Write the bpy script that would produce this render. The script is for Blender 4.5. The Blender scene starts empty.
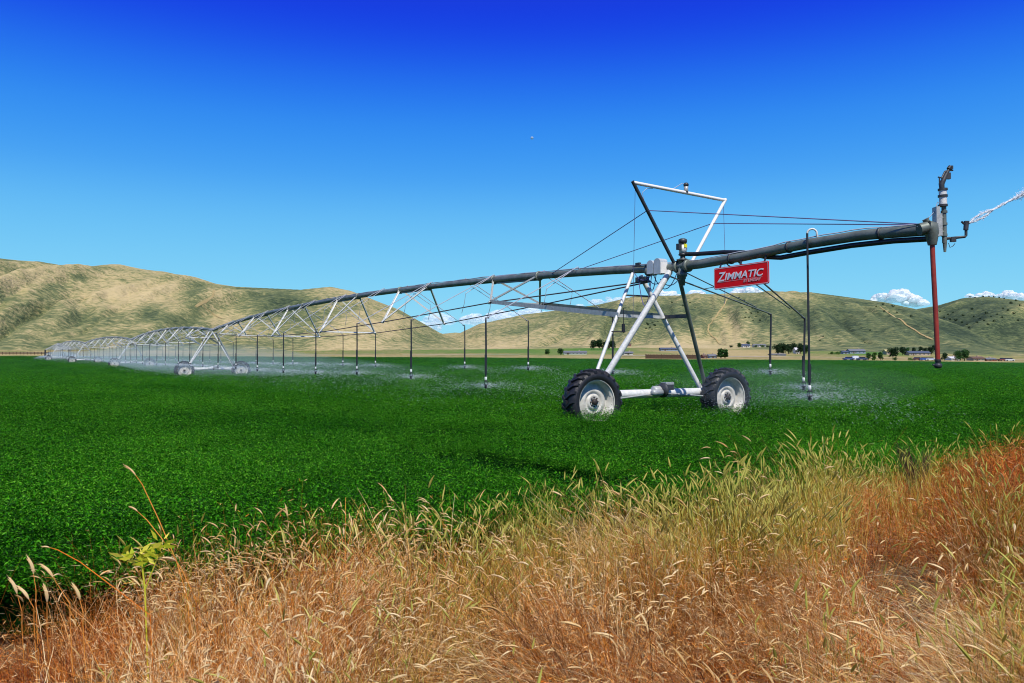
import bpy, math, random
import numpy as np
from mathutils import Vector, Matrix, Quaternion

random.seed(7); RNG = np.random.default_rng(11)
SC = bpy.context.scene
COL = SC.collection
R = math.radians
CAMZ = 1.5; F = 796.0; HOR = 358.0
PIT = math.atan(16.5 / F)

# ------------------------------------------------------------------ helpers
def ray(px, py):
    a = (px - 512) / F; b = (341.5 - py) / F
    return Vector((a, math.cos(PIT) - math.sin(PIT) * b, math.sin(PIT) + math.cos(PIT) * b))
def at(px, py, Y):
    d = ray(px, py); return Vector((0, 0, CAMZ)) + d * (Y / d.y)

def link(o, parent=None):
    COL.objects.link(o)
    if parent is not None: o.parent = parent
    return o
def tag(o, label=None, cat=None, group=None, kind=None):
    if label: o['label'] = label
    if cat: o['category'] = cat
    if group: o['group'] = group
    if kind: o['kind'] = kind
    return o
def empty(name, loc=(0, 0, 0), parent=None):
    o = bpy.data.objects.new(name, None); o.empty_display_size = .2; o.location = loc
    return link(o, parent)
def copy_tree(o, parent=None):
    c = o.copy(); COL.objects.link(c); c.parent = parent
    for ch in list(o.children): copy_tree(ch, c)
    return c

class MB:
    """collects shapes and links them as ONE mesh object"""
    def __init__(s): s.v = []; s.f = []; s.sm = []; s.mi = []; s.m = 0
    def add(s, vs, fs, smooth=False):
        n = len(s.v); s.v += [tuple(v) for v in vs]
        s.f += [tuple(i + n for i in f) for f in fs]; s.sm += [smooth] * len(fs); s.mi += [s.m] * len(fs)
    def tube(s, pts, r, n=8, cap=True):
        pts = [Vector(p) for p in pts]
        rs = r if isinstance(r, (list, tuple)) else [r] * len(pts)
        vs = []; fs = []; prev = None
        for i, p in enumerate(pts):
            t = (pts[min(i + 1, len(pts) - 1)] - pts[max(i - 1, 0)])
            if t.length < 1e-9: t = Vector((0, 0, 1))
            t.normalize()
            if prev is None:
                a = Vector((0, 0, 1)) if abs(t.z) < .9 else Vector((1, 0, 0))
                u = t.cross(a).normalized()
            else:
                u = prev - t * prev.dot(t); u.normalize()
            prev = u; w = t.cross(u)
            for k in range(n):
                an = 2 * math.pi * k / n
                vs.append(p + (u * math.cos(an) + w * math.sin(an)) * rs[i])
        for i in range(len(pts) - 1):
            for k in range(n):
                a = i * n + k; b = i * n + (k + 1) % n
                fs.append((a, b, b + n, a + n))
        s.add(vs, fs, n > 5)
        if cap:
            s.add(vs[:n], [tuple(range(n))[::-1]]); s.add(vs[-n:], [tuple(range(n))])
        return s
    def bar(s, a, b, w, h, up=(0, 0, 1)):
        a = Vector(a); b = Vector(b); t = (b - a).normalized(); up = Vector(up)
        if abs(t.dot(up)) > .95: up = Vector((1, 0, 0))
        u = t.cross(up).normalized() * w / 2; v = t.cross(u).normalized() * h / 2
        vs = [a - u - v, a + u - v, a + u + v, a - u + v, b - u - v, b + u - v, b + u + v, b - u + v]
        s.add(vs, [(0, 1, 2, 3), (7, 6, 5, 4), (0, 4, 5, 1), (1, 5, 6, 2), (2, 6, 7, 3), (3, 7, 4, 0)]); return s
    def angle(s, a, b, w=.06, t=.008, up=(0, 0, 1)):
        """steel angle bar (L section)"""
        a = Vector(a); b = Vector(b); d = (b - a).normalized(); up = Vector(up)
        if abs(d.dot(up)) > .95: up = Vector((1, 0, 0))
        u = d.cross(up).normalized(); v = u.cross(d).normalized()
        pr = [(0, 0), (w, 0), (w, t), (t, t), (t, w), (0, w)]
        vs = [p + u * x + v * y for p in (a, b) for x, y in pr]
        fs = [(i, (i + 1) % 6, (i + 1) % 6 + 6, i + 6) for i in range(6)] + [(5, 4, 3, 2, 1, 0), (6, 7, 8, 9, 10, 11)]
        s.add(vs, fs); return s
    def box(s, c, x, y, z, ax=None):
        c = Vector(c); ax = ax or (Vector((1, 0, 0)), Vector((0, 1, 0)), Vector((0, 0, 1)))
        vs = [c + ax[0] * (i * x / 2) + ax[1] * (j * y / 2) + ax[2] * (k * z / 2) for k in (-1, 1) for j in (-1, 1) for i in (-1, 1)]
        s.add(vs, [(0, 2, 3, 1), (4, 5, 7, 6), (0, 1, 5, 4), (2, 6, 7, 3), (0, 4, 6, 2), (1, 3, 7, 5)]); return s
    def lathe(s, c, axis, prof, n=32, smooth=True):
        """prof: (radius, along axis)"""
        c = Vector(c); t = Vector(axis).normalized()
        a = Vector((0, 0, 1)) if abs(t.z) < .9 else Vector((1, 0, 0))
        u = t.cross(a).normalized(); w = t.cross(u); vs = []; fs = []
        for r, h in prof:
            for k in range(n):
                an = 2 * math.pi * k / n
                vs.append(c + t * h + (u * math.cos(an) + w * math.sin(an)) * r)
        for i in range(len(prof) - 1):
            for k in range(n):
                p = i * n + k; q = i * n + (k + 1) % n
                fs.append((p, q, q + n, p + n))
        s.add(vs, fs, smooth); return s
    def build(s, name, mats, parent=None, org=None):
        o_ = Vector(org) if org is not None else (root_org(parent) if parent is not None else Vector((0, 0, 0)))
        me = bpy.data.meshes.new(name)
        me.from_pydata([(v[0] - o_.x, v[1] - o_.y, v[2] - o_.z) for v in s.v], [], s.f)
        if not isinstance(mats, (list, tuple)): mats = [mats]
        for m in mats: me.materials.append(m)
        me.polygons.foreach_set('use_smooth', s.sm); me.polygons.foreach_set('material_index', s.mi)
        me.update()
        o = bpy.data.objects.new(name, me)
        link(o, parent)
        if parent is None and org is not None: o.location = o_
        return o
def root_org(o):
    p = Vector(o.location)
    while o.parent is not None: o = o.parent; p += Vector(o.location)
    return p

def np_mesh(name, V, Fq, mats, smooth=False, parent=None):
    """V (n,3), Fq (m,4) quads or (m,3)"""
    me = bpy.data.meshes.new(name)
    V = np.asarray(V, np.float32); Fq = np.asarray(Fq, np.int32); k = Fq.shape[1]
    me.vertices.add(len(V)); me.vertices.foreach_set('co', V.ravel())
    me.loops.add(Fq.size); me.loops.foreach_set('vertex_index', Fq.ravel())
    me.polygons.add(len(Fq)); me.polygons.foreach_set('loop_start', np.arange(len(Fq), dtype=np.int32) * k)
    me.polygons.foreach_set('loop_total', np.full(len(Fq), k, np.int32))
    me.polygons.foreach_set('use_smooth', np.full(len(Fq), smooth))
    for m in (mats if isinstance(mats, (list, tuple)) else [mats]): me.materials.append(m)
    me.update(calc_edges=True); me.validate()
    return me

# value noise -------------------------------------------------------
_T = np.random.default_rng(3).random((512, 512))
def vnoise(x, y):
    x = np.asarray(x, float); y = np.asarray(y, float)
    xi = np.floor(x).astype(int); yi = np.floor(y).astype(int); fx = x - xi; fy = y - yi
    fx = fx * fx * (3 - 2 * fx); fy = fy * fy * (3 - 2 * fy)
    g = lambda a, b: _T[a % 512, b % 512]
    return (g(xi, yi) * (1 - fx) + g(xi + 1, yi) * fx) * (1 - fy) + (g(xi, yi + 1) * (1 - fx) + g(xi + 1, yi + 1) * fx) * fy
def fbm(x, y, o=4):
    s = 0; a = .5
    for i in range(o):
        s = s + a * vnoise(x * 2 ** i + 17.3 * i, y * 2 ** i + 9.1 * i); a *= .5
    return s / (1 - .5 ** o)
def sstep(a, b, x):
    t = np.clip((x - a) / (b - a), 0, 1); return t * t * (3 - 2 * t)

# ------------------------------------------------------------------ materials
def mat(name, col, rough=.6, metal=0, var=0, vscale=5, col2=None, bump=0, bscale=40, spec=.5, transl=0, coord='Object', detail=6):
    m = bpy.data.materials.new(name); m.use_nodes = True; nt = m.node_tree; N = nt.nodes; L = nt.links
    b = N['Principled BSDF']; b.inputs['Base Color'].default_value = (*col, 1); b.inputs['Roughness'].default_value = rough
    b.inputs['Metallic'].default_value = metal; b.inputs['Specular IOR Level'].default_value = spec
    tc = N.new('ShaderNodeTexCoord')
    if col2 is not None:
        n = N.new('ShaderNodeTexNoise'); n.inputs['Scale'].default_value = vscale; n.inputs['Detail'].default_value = detail
        n.inputs['Roughness'].default_value = .65
        L.new(tc.outputs[coord], n.inputs['Vector'])
        cr = N.new('ShaderNodeValToRGB'); cr.color_ramp.elements[0].position = .5 - var; cr.color_ramp.elements[1].position = .5 + var
        cr.color_ramp.elements[0].color = (*col, 1); cr.color_ramp.elements[1].color = (*col2, 1)
        L.new(n.outputs['Fac'], cr.inputs['Fac']); L.new(cr.outputs['Color'], b.inputs['Base Color'])
    if bump:
        n2 = N.new('ShaderNodeTexNoise'); n2.inputs['Scale'].default_value = bscale; n2.inputs['Detail'].default_value = 5
        L.new(tc.outputs[coord], n2.inputs['Vector'])
        bp = N.new('ShaderNodeBump'); bp.inputs['Strength'].default_value = bump; bp.inputs['Distance'].default_value = .02
        L.new(n2.outputs['Fac'], bp.inputs['Height']); L.new(bp.outputs['Normal'], b.inputs['Normal'])
    if transl:
        out = N['Material Output']; t = N.new('ShaderNodeBsdfTranslucent'); mx = N.new('ShaderNodeMixShader'); mx.inputs[0].default_value = transl
        src = b.inputs['Base Color'].links[0].from_socket if b.inputs['Base Color'].links else None
        if src: L.new(src, t.inputs['Color'])
        else: t.inputs['Color'].default_value = (*col, 1)
        L.new(b.outputs[0], mx.inputs[1]); L.new(t.outputs[0], mx.inputs[2]); L.new(mx.outputs[0], out.inputs['Surface'])
    return m

M = {}
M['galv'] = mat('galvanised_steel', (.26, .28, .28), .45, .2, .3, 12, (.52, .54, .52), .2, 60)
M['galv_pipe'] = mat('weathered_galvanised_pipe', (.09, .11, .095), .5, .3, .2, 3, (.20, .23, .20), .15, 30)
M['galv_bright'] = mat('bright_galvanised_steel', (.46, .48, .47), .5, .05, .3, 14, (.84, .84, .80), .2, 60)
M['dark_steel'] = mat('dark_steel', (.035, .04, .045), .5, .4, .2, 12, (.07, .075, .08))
M['rod'] = mat('rusted_dark_rod', (.06, .05, .06), .6, .3, .2, 12, (.12, .09, .09))
M['white'] = mat('white_paint', (.74, .74, .72), .4, 0, .25, 5, (.85, .85, .83), .05, 30)
M['rim'] = mat('dusty_white_rim_paint', (.34, .32, .27), .5, 0, .25, 5, (.80, .79, .73), .1, 30)
M['rubber'] = mat('black_tyre_rubber', (.007, .008, .011), .5, 0, .2, 14, (.022, .022, .026), .3, 40)
M['hub'] = mat('dark_hub_iron', (.02, .018, .017), .6, .2, .2, 20, (.06, .05, .045))
M['black'] = mat('black_plastic', (.012, .012, .015), .45)
M['hose'] = mat('dark_hose', (.02, .022, .028), .5)
M['purple_hose'] = mat('violet_grey_hose', (.12, .11, .24), .5)
M['red'] = mat('red_sign_paint', (.86, .005, .010), .6, 0, .25, 4, (.95, .006, .012), spec=.2)
M['redpipe'] = mat('red_pipe', (.20, .015, .010), .5, 0, .25, 6, (.34, .04, .02))
M['pink'] = mat('pale_pink_sign_border', (.9, .55, .55), .5)
M['lettering'] = mat('white_lettering', (.85, .85, .85), .4)
M['lettering_dim'] = mat('pale_pink_lettering', (.80, .35, .36), .4)
M['yellow'] = mat('yellow_label', (.75, .72, .02), .4)
M['box'] = mat('grey_control_box_paint', (.42, .46, .48), .45, .1, .2, 6, (.58, .62, .64))
M['cable'] = mat('pale_cable', (.40, .42, .48), .5)

# ------------------------------------------------------------------ terrain functions
XS_EDGE = [-200, 0, 250, 480, 640, 850, 1024, 1300]
YS_EDGE = [355.0, 355.5, 356, 357, 358.6, 359.8, 362.3, 362.3]
RE = 300.0       # distance to the far field edge
def colx(az): return 512 + F * np.tan(np.clip(az, -1.25, 1.25))
def field_z(X, Y):
    X = np.asarray(X, float); Y = np.asarray(Y, float)
    Yc = np.maximum(Y, 1e-3); px = np.where(Y > 1, 512 + F * X / Yc, 512)
    ze = CAMZ + (HOR - np.interp(px, XS_EDGE, YS_EDGE)) / F * RE - .45
    u = np.clip((Y - 50) / (RE - 50), 0, 1.0)
    return (ze - .12) * u ** 1.15
def edge_y(X): return 5.3 + .55 * X
def bank_z(X, Y):
    X = np.asarray(X, float); Y = np.asarray(Y, float)
    d = edge_y(X) - Y                                  # >0 on the bank
    k = sstep(-.1, 1.2, d)
    z = .10 * np.clip(X + .3, -2, 5) * k
    z = z + k * (.34 * (fbm(X * .9 + 3, Y * .9, 3) - .5) + .16 * (fbm(X * 3.1 + 3, Y * 3.1, 2) - .5)) - .05 * k
    return z
def low_z(X, Y):
    return field_z(X, Y) + bank_z(X, Y)

SIL = {  # hill crests: (pixel column, pixel row), distance of foot, distance of crest, skew
 'a': ([-420, -200, -60, 0, 40, 85, 120, 165, 215, 235, 300, 330, 350, 400, 440, 470, 510, 560, 620],
       [280, 262, 257, 259, 262.5, 269.5, 267, 271.5, 283.5, 286.5, 289.5, 286.5, 290.5, 310, 333, 344, 352, 357, 359], 560, 1150, -.00030),
 'a2': ([-420, -200, 0, 40, 70, 90, 120, 180], [262, 256, 258, 263, 266.5, 271, 285, 330], 1150, 1700, 0),
 'b': ([430, 445, 465, 480, 510, 540, 570, 598, 636, 680, 706, 736, 770, 812, 845, 884, 915, 940, 966, 984, 1010, 1060],
       [350, 341, 331, 324, 318, 312.5, 308.5, 304.5, 296, 295.3, 294.5, 292.8, 292.3, 292.2, 296.5, 302, 308.7, 319, 329, 339, 350, 357], 640, 1350, .00032),
 'c': ([900, 917, 938, 963, 987, 1007, 1024, 1080, 1200, 1400], [314, 309, 305.5, 298, 296.3, 298.5, 300.5, 296, 285, 280], 1150, 2050, -.0002),
 'd': ([380, 410, 440, 455, 470, 490, 520], [352, 340, 334, 332.5, 333.5, 336, 345], 1700, 2400, 0),
}
def hill_z(az, r, veg=False):
    px = colx(az); ca = np.cos(np.clip(az, -1.2, 1.2))
    Z = np.full(np.broadcast(az, r).shape, -50.0); V = np.zeros_like(Z)
    for kx, (key, (xs, ys, B, D, sk)) in enumerate(SIL.items()):
        ys_ = np.interp(px, xs, ys, left=ys[0] if key in ('a', 'a2') else 372, right=ys[-1] if key == 'c' else 372)
        Dv = D * (1 + .06 * np.sin(px * .013 + kx))
        zc = CAMZ + (HOR - ys_) / F * Dv * ca
        zc = np.maximum(zc, -20)
        t = (r - B) / (Dv - B)
        up = np.clip(t, 0, 1)
        prof = np.sin(up * math.pi / 2) ** 1.25
        prof = prof * (1 - .0 * up)
        back = np.clip((r - Dv) / (Dv * .5), 0, 1)
        # spurs and gullies that run down the slope, slanted
        sk_ = sk * (np.clip((px - 700) / 260, -.55, .8)) if key == 'b' else sk
        q = px * .013 + (r - B) * sk_ * 14 + kx * 31
        g = fbm(q, r * .0016 + kx * 5, 3); g2 = fbm(q * 2.7 + 11, r * .004 + 3, 3)
        gull = (1 - np.abs(2 * g - 1) * 1.6) * .65 + (1 - np.abs(2 * g2 - 1) * 1.6) * .3
        amp = zc.clip(0) * .23 * np.sin(np.clip(t, 0, 1) * math.pi) ** .8
        zz = zc * prof - amp * gull * .85 + (fbm(px * .05, r * .01, 3) - .5) * 7 * np.sin(np.clip(t, 0, 1) * math.pi)
        zz = zz * (1 - back * back) - back * 20
        zz = np.where(t < 0, -50, zz)
        V = np.where(zz > Z, gull + kx * 0, V); Z = np.maximum(Z, zz)
    return (Z, V) if veg else Z
def valley_z(az, r):
    """ground between the far field edge and the hills, and under them"""
    px = colx(az); ca = np.cos(np.clip(az, -1.2, 1.2))
    ze = CAMZ + (HOR - np.interp(px, XS_EDGE, YS_EDGE)) / F * RE - .45
    yv = np.interp(px, [-200, 0, 300, 560, 640, 760, 900, 1024, 1400], [349, 350, 352, 348, 346.5, 345.5, 347, 351, 351])
    zt = CAMZ + (HOR - yv) / F * 700 * ca
    u = np.clip((r * ca - RE) / 400, 0, 1)
    u = np.where(px < 400, u ** .8, u ** (1 + .7 * np.clip((px - 640) / 150, 0, 1)))
    return ze + (zt - ze) * u + np.clip(r - 700, 0, 2500) * .004
def terrain(az, r):
    X = r * np.sin(az); Y = r * np.cos(az)
    lo = low_z(X, Y)
    va = valley_z(az, r)
    base = np.where(Y < RE, lo, va)
    base = np.where(np.abs(az) > 1.2, np.where(r > RE, np.minimum(va, 3), low_z(X, Y) * (r < 12)), base)
    hz = hill_z(az, r)
    w = 12.0
    h = np.where(r > 540, np.maximum(base, hz) + np.exp(-np.abs(base - hz) / w) * 2.0 * np.clip((r - 560) / 60, 0, 1), base)
    return h
def hit(px, py):
    d = ray(px, py); az = math.atan2(d.x, d.y); h = math.hypot(d.x, d.y)
    rs = np.concatenate([np.linspace(2, 290, 1200), np.linspace(290, 2800, 3500)])
    zt = terrain(np.full_like(rs, az), rs); zr = CAMZ + d.z / h * rs
    k = np.argmax(zt > zr)
    if not (zt > zr).any(): k = 1500
    return Vector((rs[k] * math.sin(az), rs[k] * math.cos(az), float(zt[k])))
def ground_at(X, Y):
    return float(terrain(np.array([math.atan2(X, Y)]), np.array([math.hypot(X, Y)]))[0])

# ------------------------------------------------------------------ terrain meshes
azs = np.concatenate([np.arange(-180, -42, 6), np.arange(-42, -36, .8), np.arange(-36, 36.01, .11), np.arange(36.8, 42, .8), np.arange(42, 181, 6)])
azs = np.radians(np.unique(np.round(azs, 4)))
def sheet(name, rs, material, label, extra=None, lift=0.0):
    A, Rr = np.meshgrid(azs, rs); Z = terrain(A, Rr) + lift
    V = np.stack([Rr * np.sin(A), Rr * np.cos(A), Z], -1).reshape(-1, 3)
    n = len(azs); m = len(rs)
    i, j = np.meshgrid(np.arange(m - 1), np.arange(n - 1), indexing='ij')
    a = (i * n + j).ravel(); Fq = np.stack([a, a + 1, a + 1 + n, a + n], 1)
    me = np_mesh(name, V, Fq, material, True)
    if extra is not None:
        at_ = me.attributes.new('veg', 'FLOAT', 'POINT'); at_.data.foreach_set('value', extra(A, Rr).ravel().astype(np.float32))
    o = bpy.data.objects.new(name, me); link(o); tag(o, label, kind='structure'); return o

def attr_mat(name, stops, scale, fine, bump, rough=.95, contour=0, bd=1.0, dots=None):
    m = bpy.data.materials.new(name); m.use_nodes = True; nt = m.node_tree; N = nt.nodes; L = nt.links
    b = N['Principled BSDF']; b.inputs['Roughness'].default_value = rough; b.inputs['Specular IOR Level'].default_value = .1
    g = N.new('ShaderNodeNewGeometry'); at_ = N.new('ShaderNodeAttribute'); at_.attribute_name = 'veg'
    n1 = N.new('ShaderNodeTexNoise'); n1.inputs['Scale'].default_value = scale; n1.inputs['Detail'].default_value = 8; n1.inputs['Roughness'].default_value = .7
    n2 = N.new('ShaderNodeTexNoise'); n2.inputs['Scale'].default_value = fine; n2.inputs['Detail'].default_value = 4; n2.inputs['Roughness'].default_value = .7
    L.new(g.outputs['Position'], n1.inputs['Vector'])
    mp = N.new('ShaderNodeMapping'); mp.inputs['Scale'].default_value = (1, 1, 2.4 if contour else 1)
    L.new(g.outputs['Position'], mp.inputs['Vector']); L.new(mp.outputs[0], n2.inputs['Vector'])
    def math_(op, a, b_):
        k = N.new('ShaderNodeMath'); k.operation = op
        for q, s_ in enumerate((a, b_)):
            if isinstance(s_, (int, float)): k.inputs[q].default_value = s_
            else: L.new(s_, k.inputs[q])
        return k.outputs[0]
    v = math_('ADD', at_.outputs['Fac'], math_('MULTIPLY', math_('SUBTRACT', n1.outputs['Fac'], .5), 1.1))
    v = math_('ADD', v, math_('MULTIPLY', math_('SUBTRACT', n2.outputs['Fac'], .5), 1.5))
    cr = N.new('ShaderNodeValToRGB'); el = cr.color_ramp.elements
    while len(el) < len(stops): el.new(.5)
    for e, (p, c) in zip(el, stops): e.position = p; e.color = (*c, 1)
    L.new(v, cr.inputs['Fac']); L.new(cr.outputs['Color'], b.inputs['Base Color'])
    bp = N.new('ShaderNodeBump'); bp.inputs['Strength'].default_value = bump; bp.inputs['Distance'].default_value = bd
    L.new(math_('ADD', n1.outputs['Fac'], math_('MULTIPLY', n2.outputs['Fac'], .6)), bp.inputs['Height']); L.new(bp.outputs['Normal'], b.inputs['Normal'])
    return m

def hill_veg(A, Rr):
    Z, G = hill_z(A, Rr, True); px = colx(A)
    row = HOR - (terrain(A, Rr) - CAMZ) / (Rr * np.cos(np.clip(A, -1.2, 1.2))) * F
    v = .38 + .07 * sstep(560, 760, px) + .32 * (G - .35)
    blob = lambda cx, cy, rx, ry: np.exp(-(((px - cx) / rx) ** 2 + ((row - cy) / ry) ** 2))
    # dry grass on the open shoulders, sage and green in the hollows (as the hillside is grown over)
    for cx, cy, rx, ry, w in [(125, 292, 70, 22, -.40), (20, 282, 40, 14, -.12), (225, 320, 40, 22, -.22), (330, 292, 60, 12, -.30), (380, 325, 40, 22, -.25),
                              (60, 325, 90, 22, .12), (195, 300, 14, 28, .30), (285, 300, 45, 16, .42), (180, 330, 60, 14, .10), (98, 268, 12, 4, .3), (78, 277, 12, 4, .34), (56, 287, 14, 5, .34), (40, 296, 12, 5, .2), (150, 312, 12, 7, .3), (170, 318, 16, 5, .25),
                              (545, 335, 55, 22, -.15), (620, 335, 40, 14, .02), (665, 315, 60, 14, .20), (735, 325, 22, 24, -.40), (700, 345, 40, 8, -.35), (760, 315, 16, 20, .30), (739, 313, 8, 14, .35), (560, 325, 80, 24, .10),
                              (640, 347, 60, 5, -.2), (830, 325, 70, 26, .20), (900, 330, 40, 20, .12), (985, 325, 60, 25, .42), (760, 296, 60, 4, -.2),
                              (640, 300, 40, 6, -.1), (490, 345, 50, 10, -.25)]:
        v = v + w * blob(cx, cy, rx, ry)
    return v
M['hill'] = attr_mat('dry_grass_and_sage', [(0, (.52, .42, .22)), (.25, (.42, .35, .17)), (.40, (.27, .26, .115)), (.56, (.15, .175, .075)), (.8, (.075, .105, .05)), (1, (.035, .055, .03))],
                     .012, .14, .8, contour=1, bd=6)
def val_veg(A, Rr):
    px = colx(A); v = .41 + .25 * (fbm(px * .01, Rr * .01, 3) - .5)
    row = HOR - (terrain(A, Rr) - CAMZ) / (Rr * np.cos(np.clip(A, -1.2, 1.2))) * F
    blob = lambda cx, cy, rx, ry: np.exp(-(((px - cx) / rx) ** 4 + ((row - cy) / ry) ** 4))
    for cx, cy, rx, ry, w in [(750, 348, 24, 1.6, .55), (600, 349, 32, 1.6, .35), (745, 353, 40, 4, -.2), (870, 353, 22, 2.2, .4), (905, 354, 14, 2, .2), (930, 352, 130, 5, .16), (560, 351, 130, 4, .14), (420, 350, 200, 4, .22)]:
        v = v + w * blob(cx, cy, rx, ry)
    return v
M['valley'] = attr_mat('valley_pasture', [(0, (.44, .35, .17)), (.35, (.35, .28, .12)), (.55, (.20, .20, .07)), (.8, (.10, .20, .03)), (1, (.08, .17, .03))], .02, .3, .3, bd=.5)
M['soil'] = mat('dry_soil_and_litter', (.06, .035, .016), .95, 0, .2, 3, (.16, .10, .045), .8, 9, spec=.1)

sheet('ground', np.concatenate([[.05, .4, .8, 1.2], np.geomspace(1.5, RE + 1, 130)]), M['soil'], 'bare soil under the crop and along the dry grass bank')
sheet('valley_floor', np.concatenate([np.linspace(RE + 1, 600, 50)]), M['valley'], 'tan pasture strip between the green field and the hills', val_veg)
sheet('hills', np.concatenate([np.linspace(600, 1500, 190), np.linspace(1510, 2700, 110), [3200, 4200, 6000]]), M['hill'], 'dry grassy hills with sage in the hollows behind the valley', hill_veg)

# pale tracks on the hills and the roads of the valley, draped ribbons
M['dirt'] = mat('pale_dirt_track', (.44, .35, .17), .95, 0, .2, .05, (.34, .26, .11), spec=.1)
M['road'] = mat('pale_gravel_road', (.45, .40, .34), .95, 0, .2, .1, (.34, .29, .23), spec=.1)
def ribbon(name, pts, w, material, label, lift=.5, close=False):
    P = [hit(*p) for p in pts]; Q = []
    for a, b in zip(P[:-1], P[1:]):
        n = max(4, int((b - a).length / 8))
        for k in range(n):
            t = k / n; Q.append(a.lerp(b, t))
    Q.append(P[-1]); vs = []; fs = []
    for i, q in enumerate(Q):
        t = (Q[min(i + 1, len(Q) - 1)] - Q[max(0, i - 1)]); t.z = 0; t.normalize(); nrm = Vector((-t.y, t.x, 0))
        ww = w * (.75 + .5 * random.random())
        for s in (-.5, 0, .5):
            p = q + nrm * s * ww; vs.append(Vector((p.x, p.y, ground_at(p.x, p.y) + lift)))
    for i in range(len(Q) - 1):
        a = i * 3; fs += [(a, a + 1, a + 4, a + 3), (a + 1, a + 2, a + 5, a + 4)]
    m = MB(); m.add(vs, fs, True); o = m.build(name, material); tag(o, label, kind='structure')
ribbon('hill_track', [(222, 288), (213, 297), (203, 303), (196, 307)], 2.0, M['dirt'], 'pale dirt track up the shoulder of the left hill')
ribbon('hill_track', [(203, 306), (212, 313), (222, 319)], 1.5, M['dirt'], 'short pale track crossing the tan spur of the left hill')
ribbon('hill_track', [(730, 296), (724, 306), (717, 316), (709, 325), (708, 331), (716, 339), (726, 345)], 1.6, M['dirt'], 'curving pale track down the tan face of the middle hill')
ribbon('hill_track', [(880, 307), (893, 316), (906, 325), (920, 334), (933, 340)], 2.0, M['dirt'], 'straight pale track descending the right flank of the middle hill')
ribbon('road', [(-60, 353.2), (20, 353.2), (60, 353.4), (120, 353.8), (200, 354.2), (260, 354.8), (330, 355.0), (420, 355.2), (520, 355.4)], 5, M['road'], 'pale gravel road along the far edge of the field at left', .3)
ribbon('road', [(620, 356.3), (700, 356.8), (780, 357.2), (860, 358.2), (950, 359.3), (1060, 360.2)], 5, M['road'], 'pale gravel road in front of the farmsteads at right', .3)

# ------------------------------------------------------------------ the irrigation machine
ES = Vector((.529, -.8486, 0)); ES.normalize(); EP = Vector((-ES.y, ES.x, 0))
UP = Vector((0, 0, 1))
T1 = Vector((3.05, 16.3, 0))
dirs = [-ES, -ES]
d2 = Vector((-.565, .825, 0)).normalized(); dirs += [d2, d2, Vector((-.50, .866, 0)).normalized(), Vector((-.44, .9, 0)).normalized()]
SL = 43.6
TW = [T1.copy()]
for d in dirs: TW.append(TW[-1] + d * SL)
for t in TW: t.z = float(field_z(np.array(t.x), np.array(t.y)))
rig = empty('center_pivot_irrigator', TW[0])
tag(rig, 'long galvanised wheeled irrigation machine spanning the green field on truss arches', 'irrigation machine')

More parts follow.
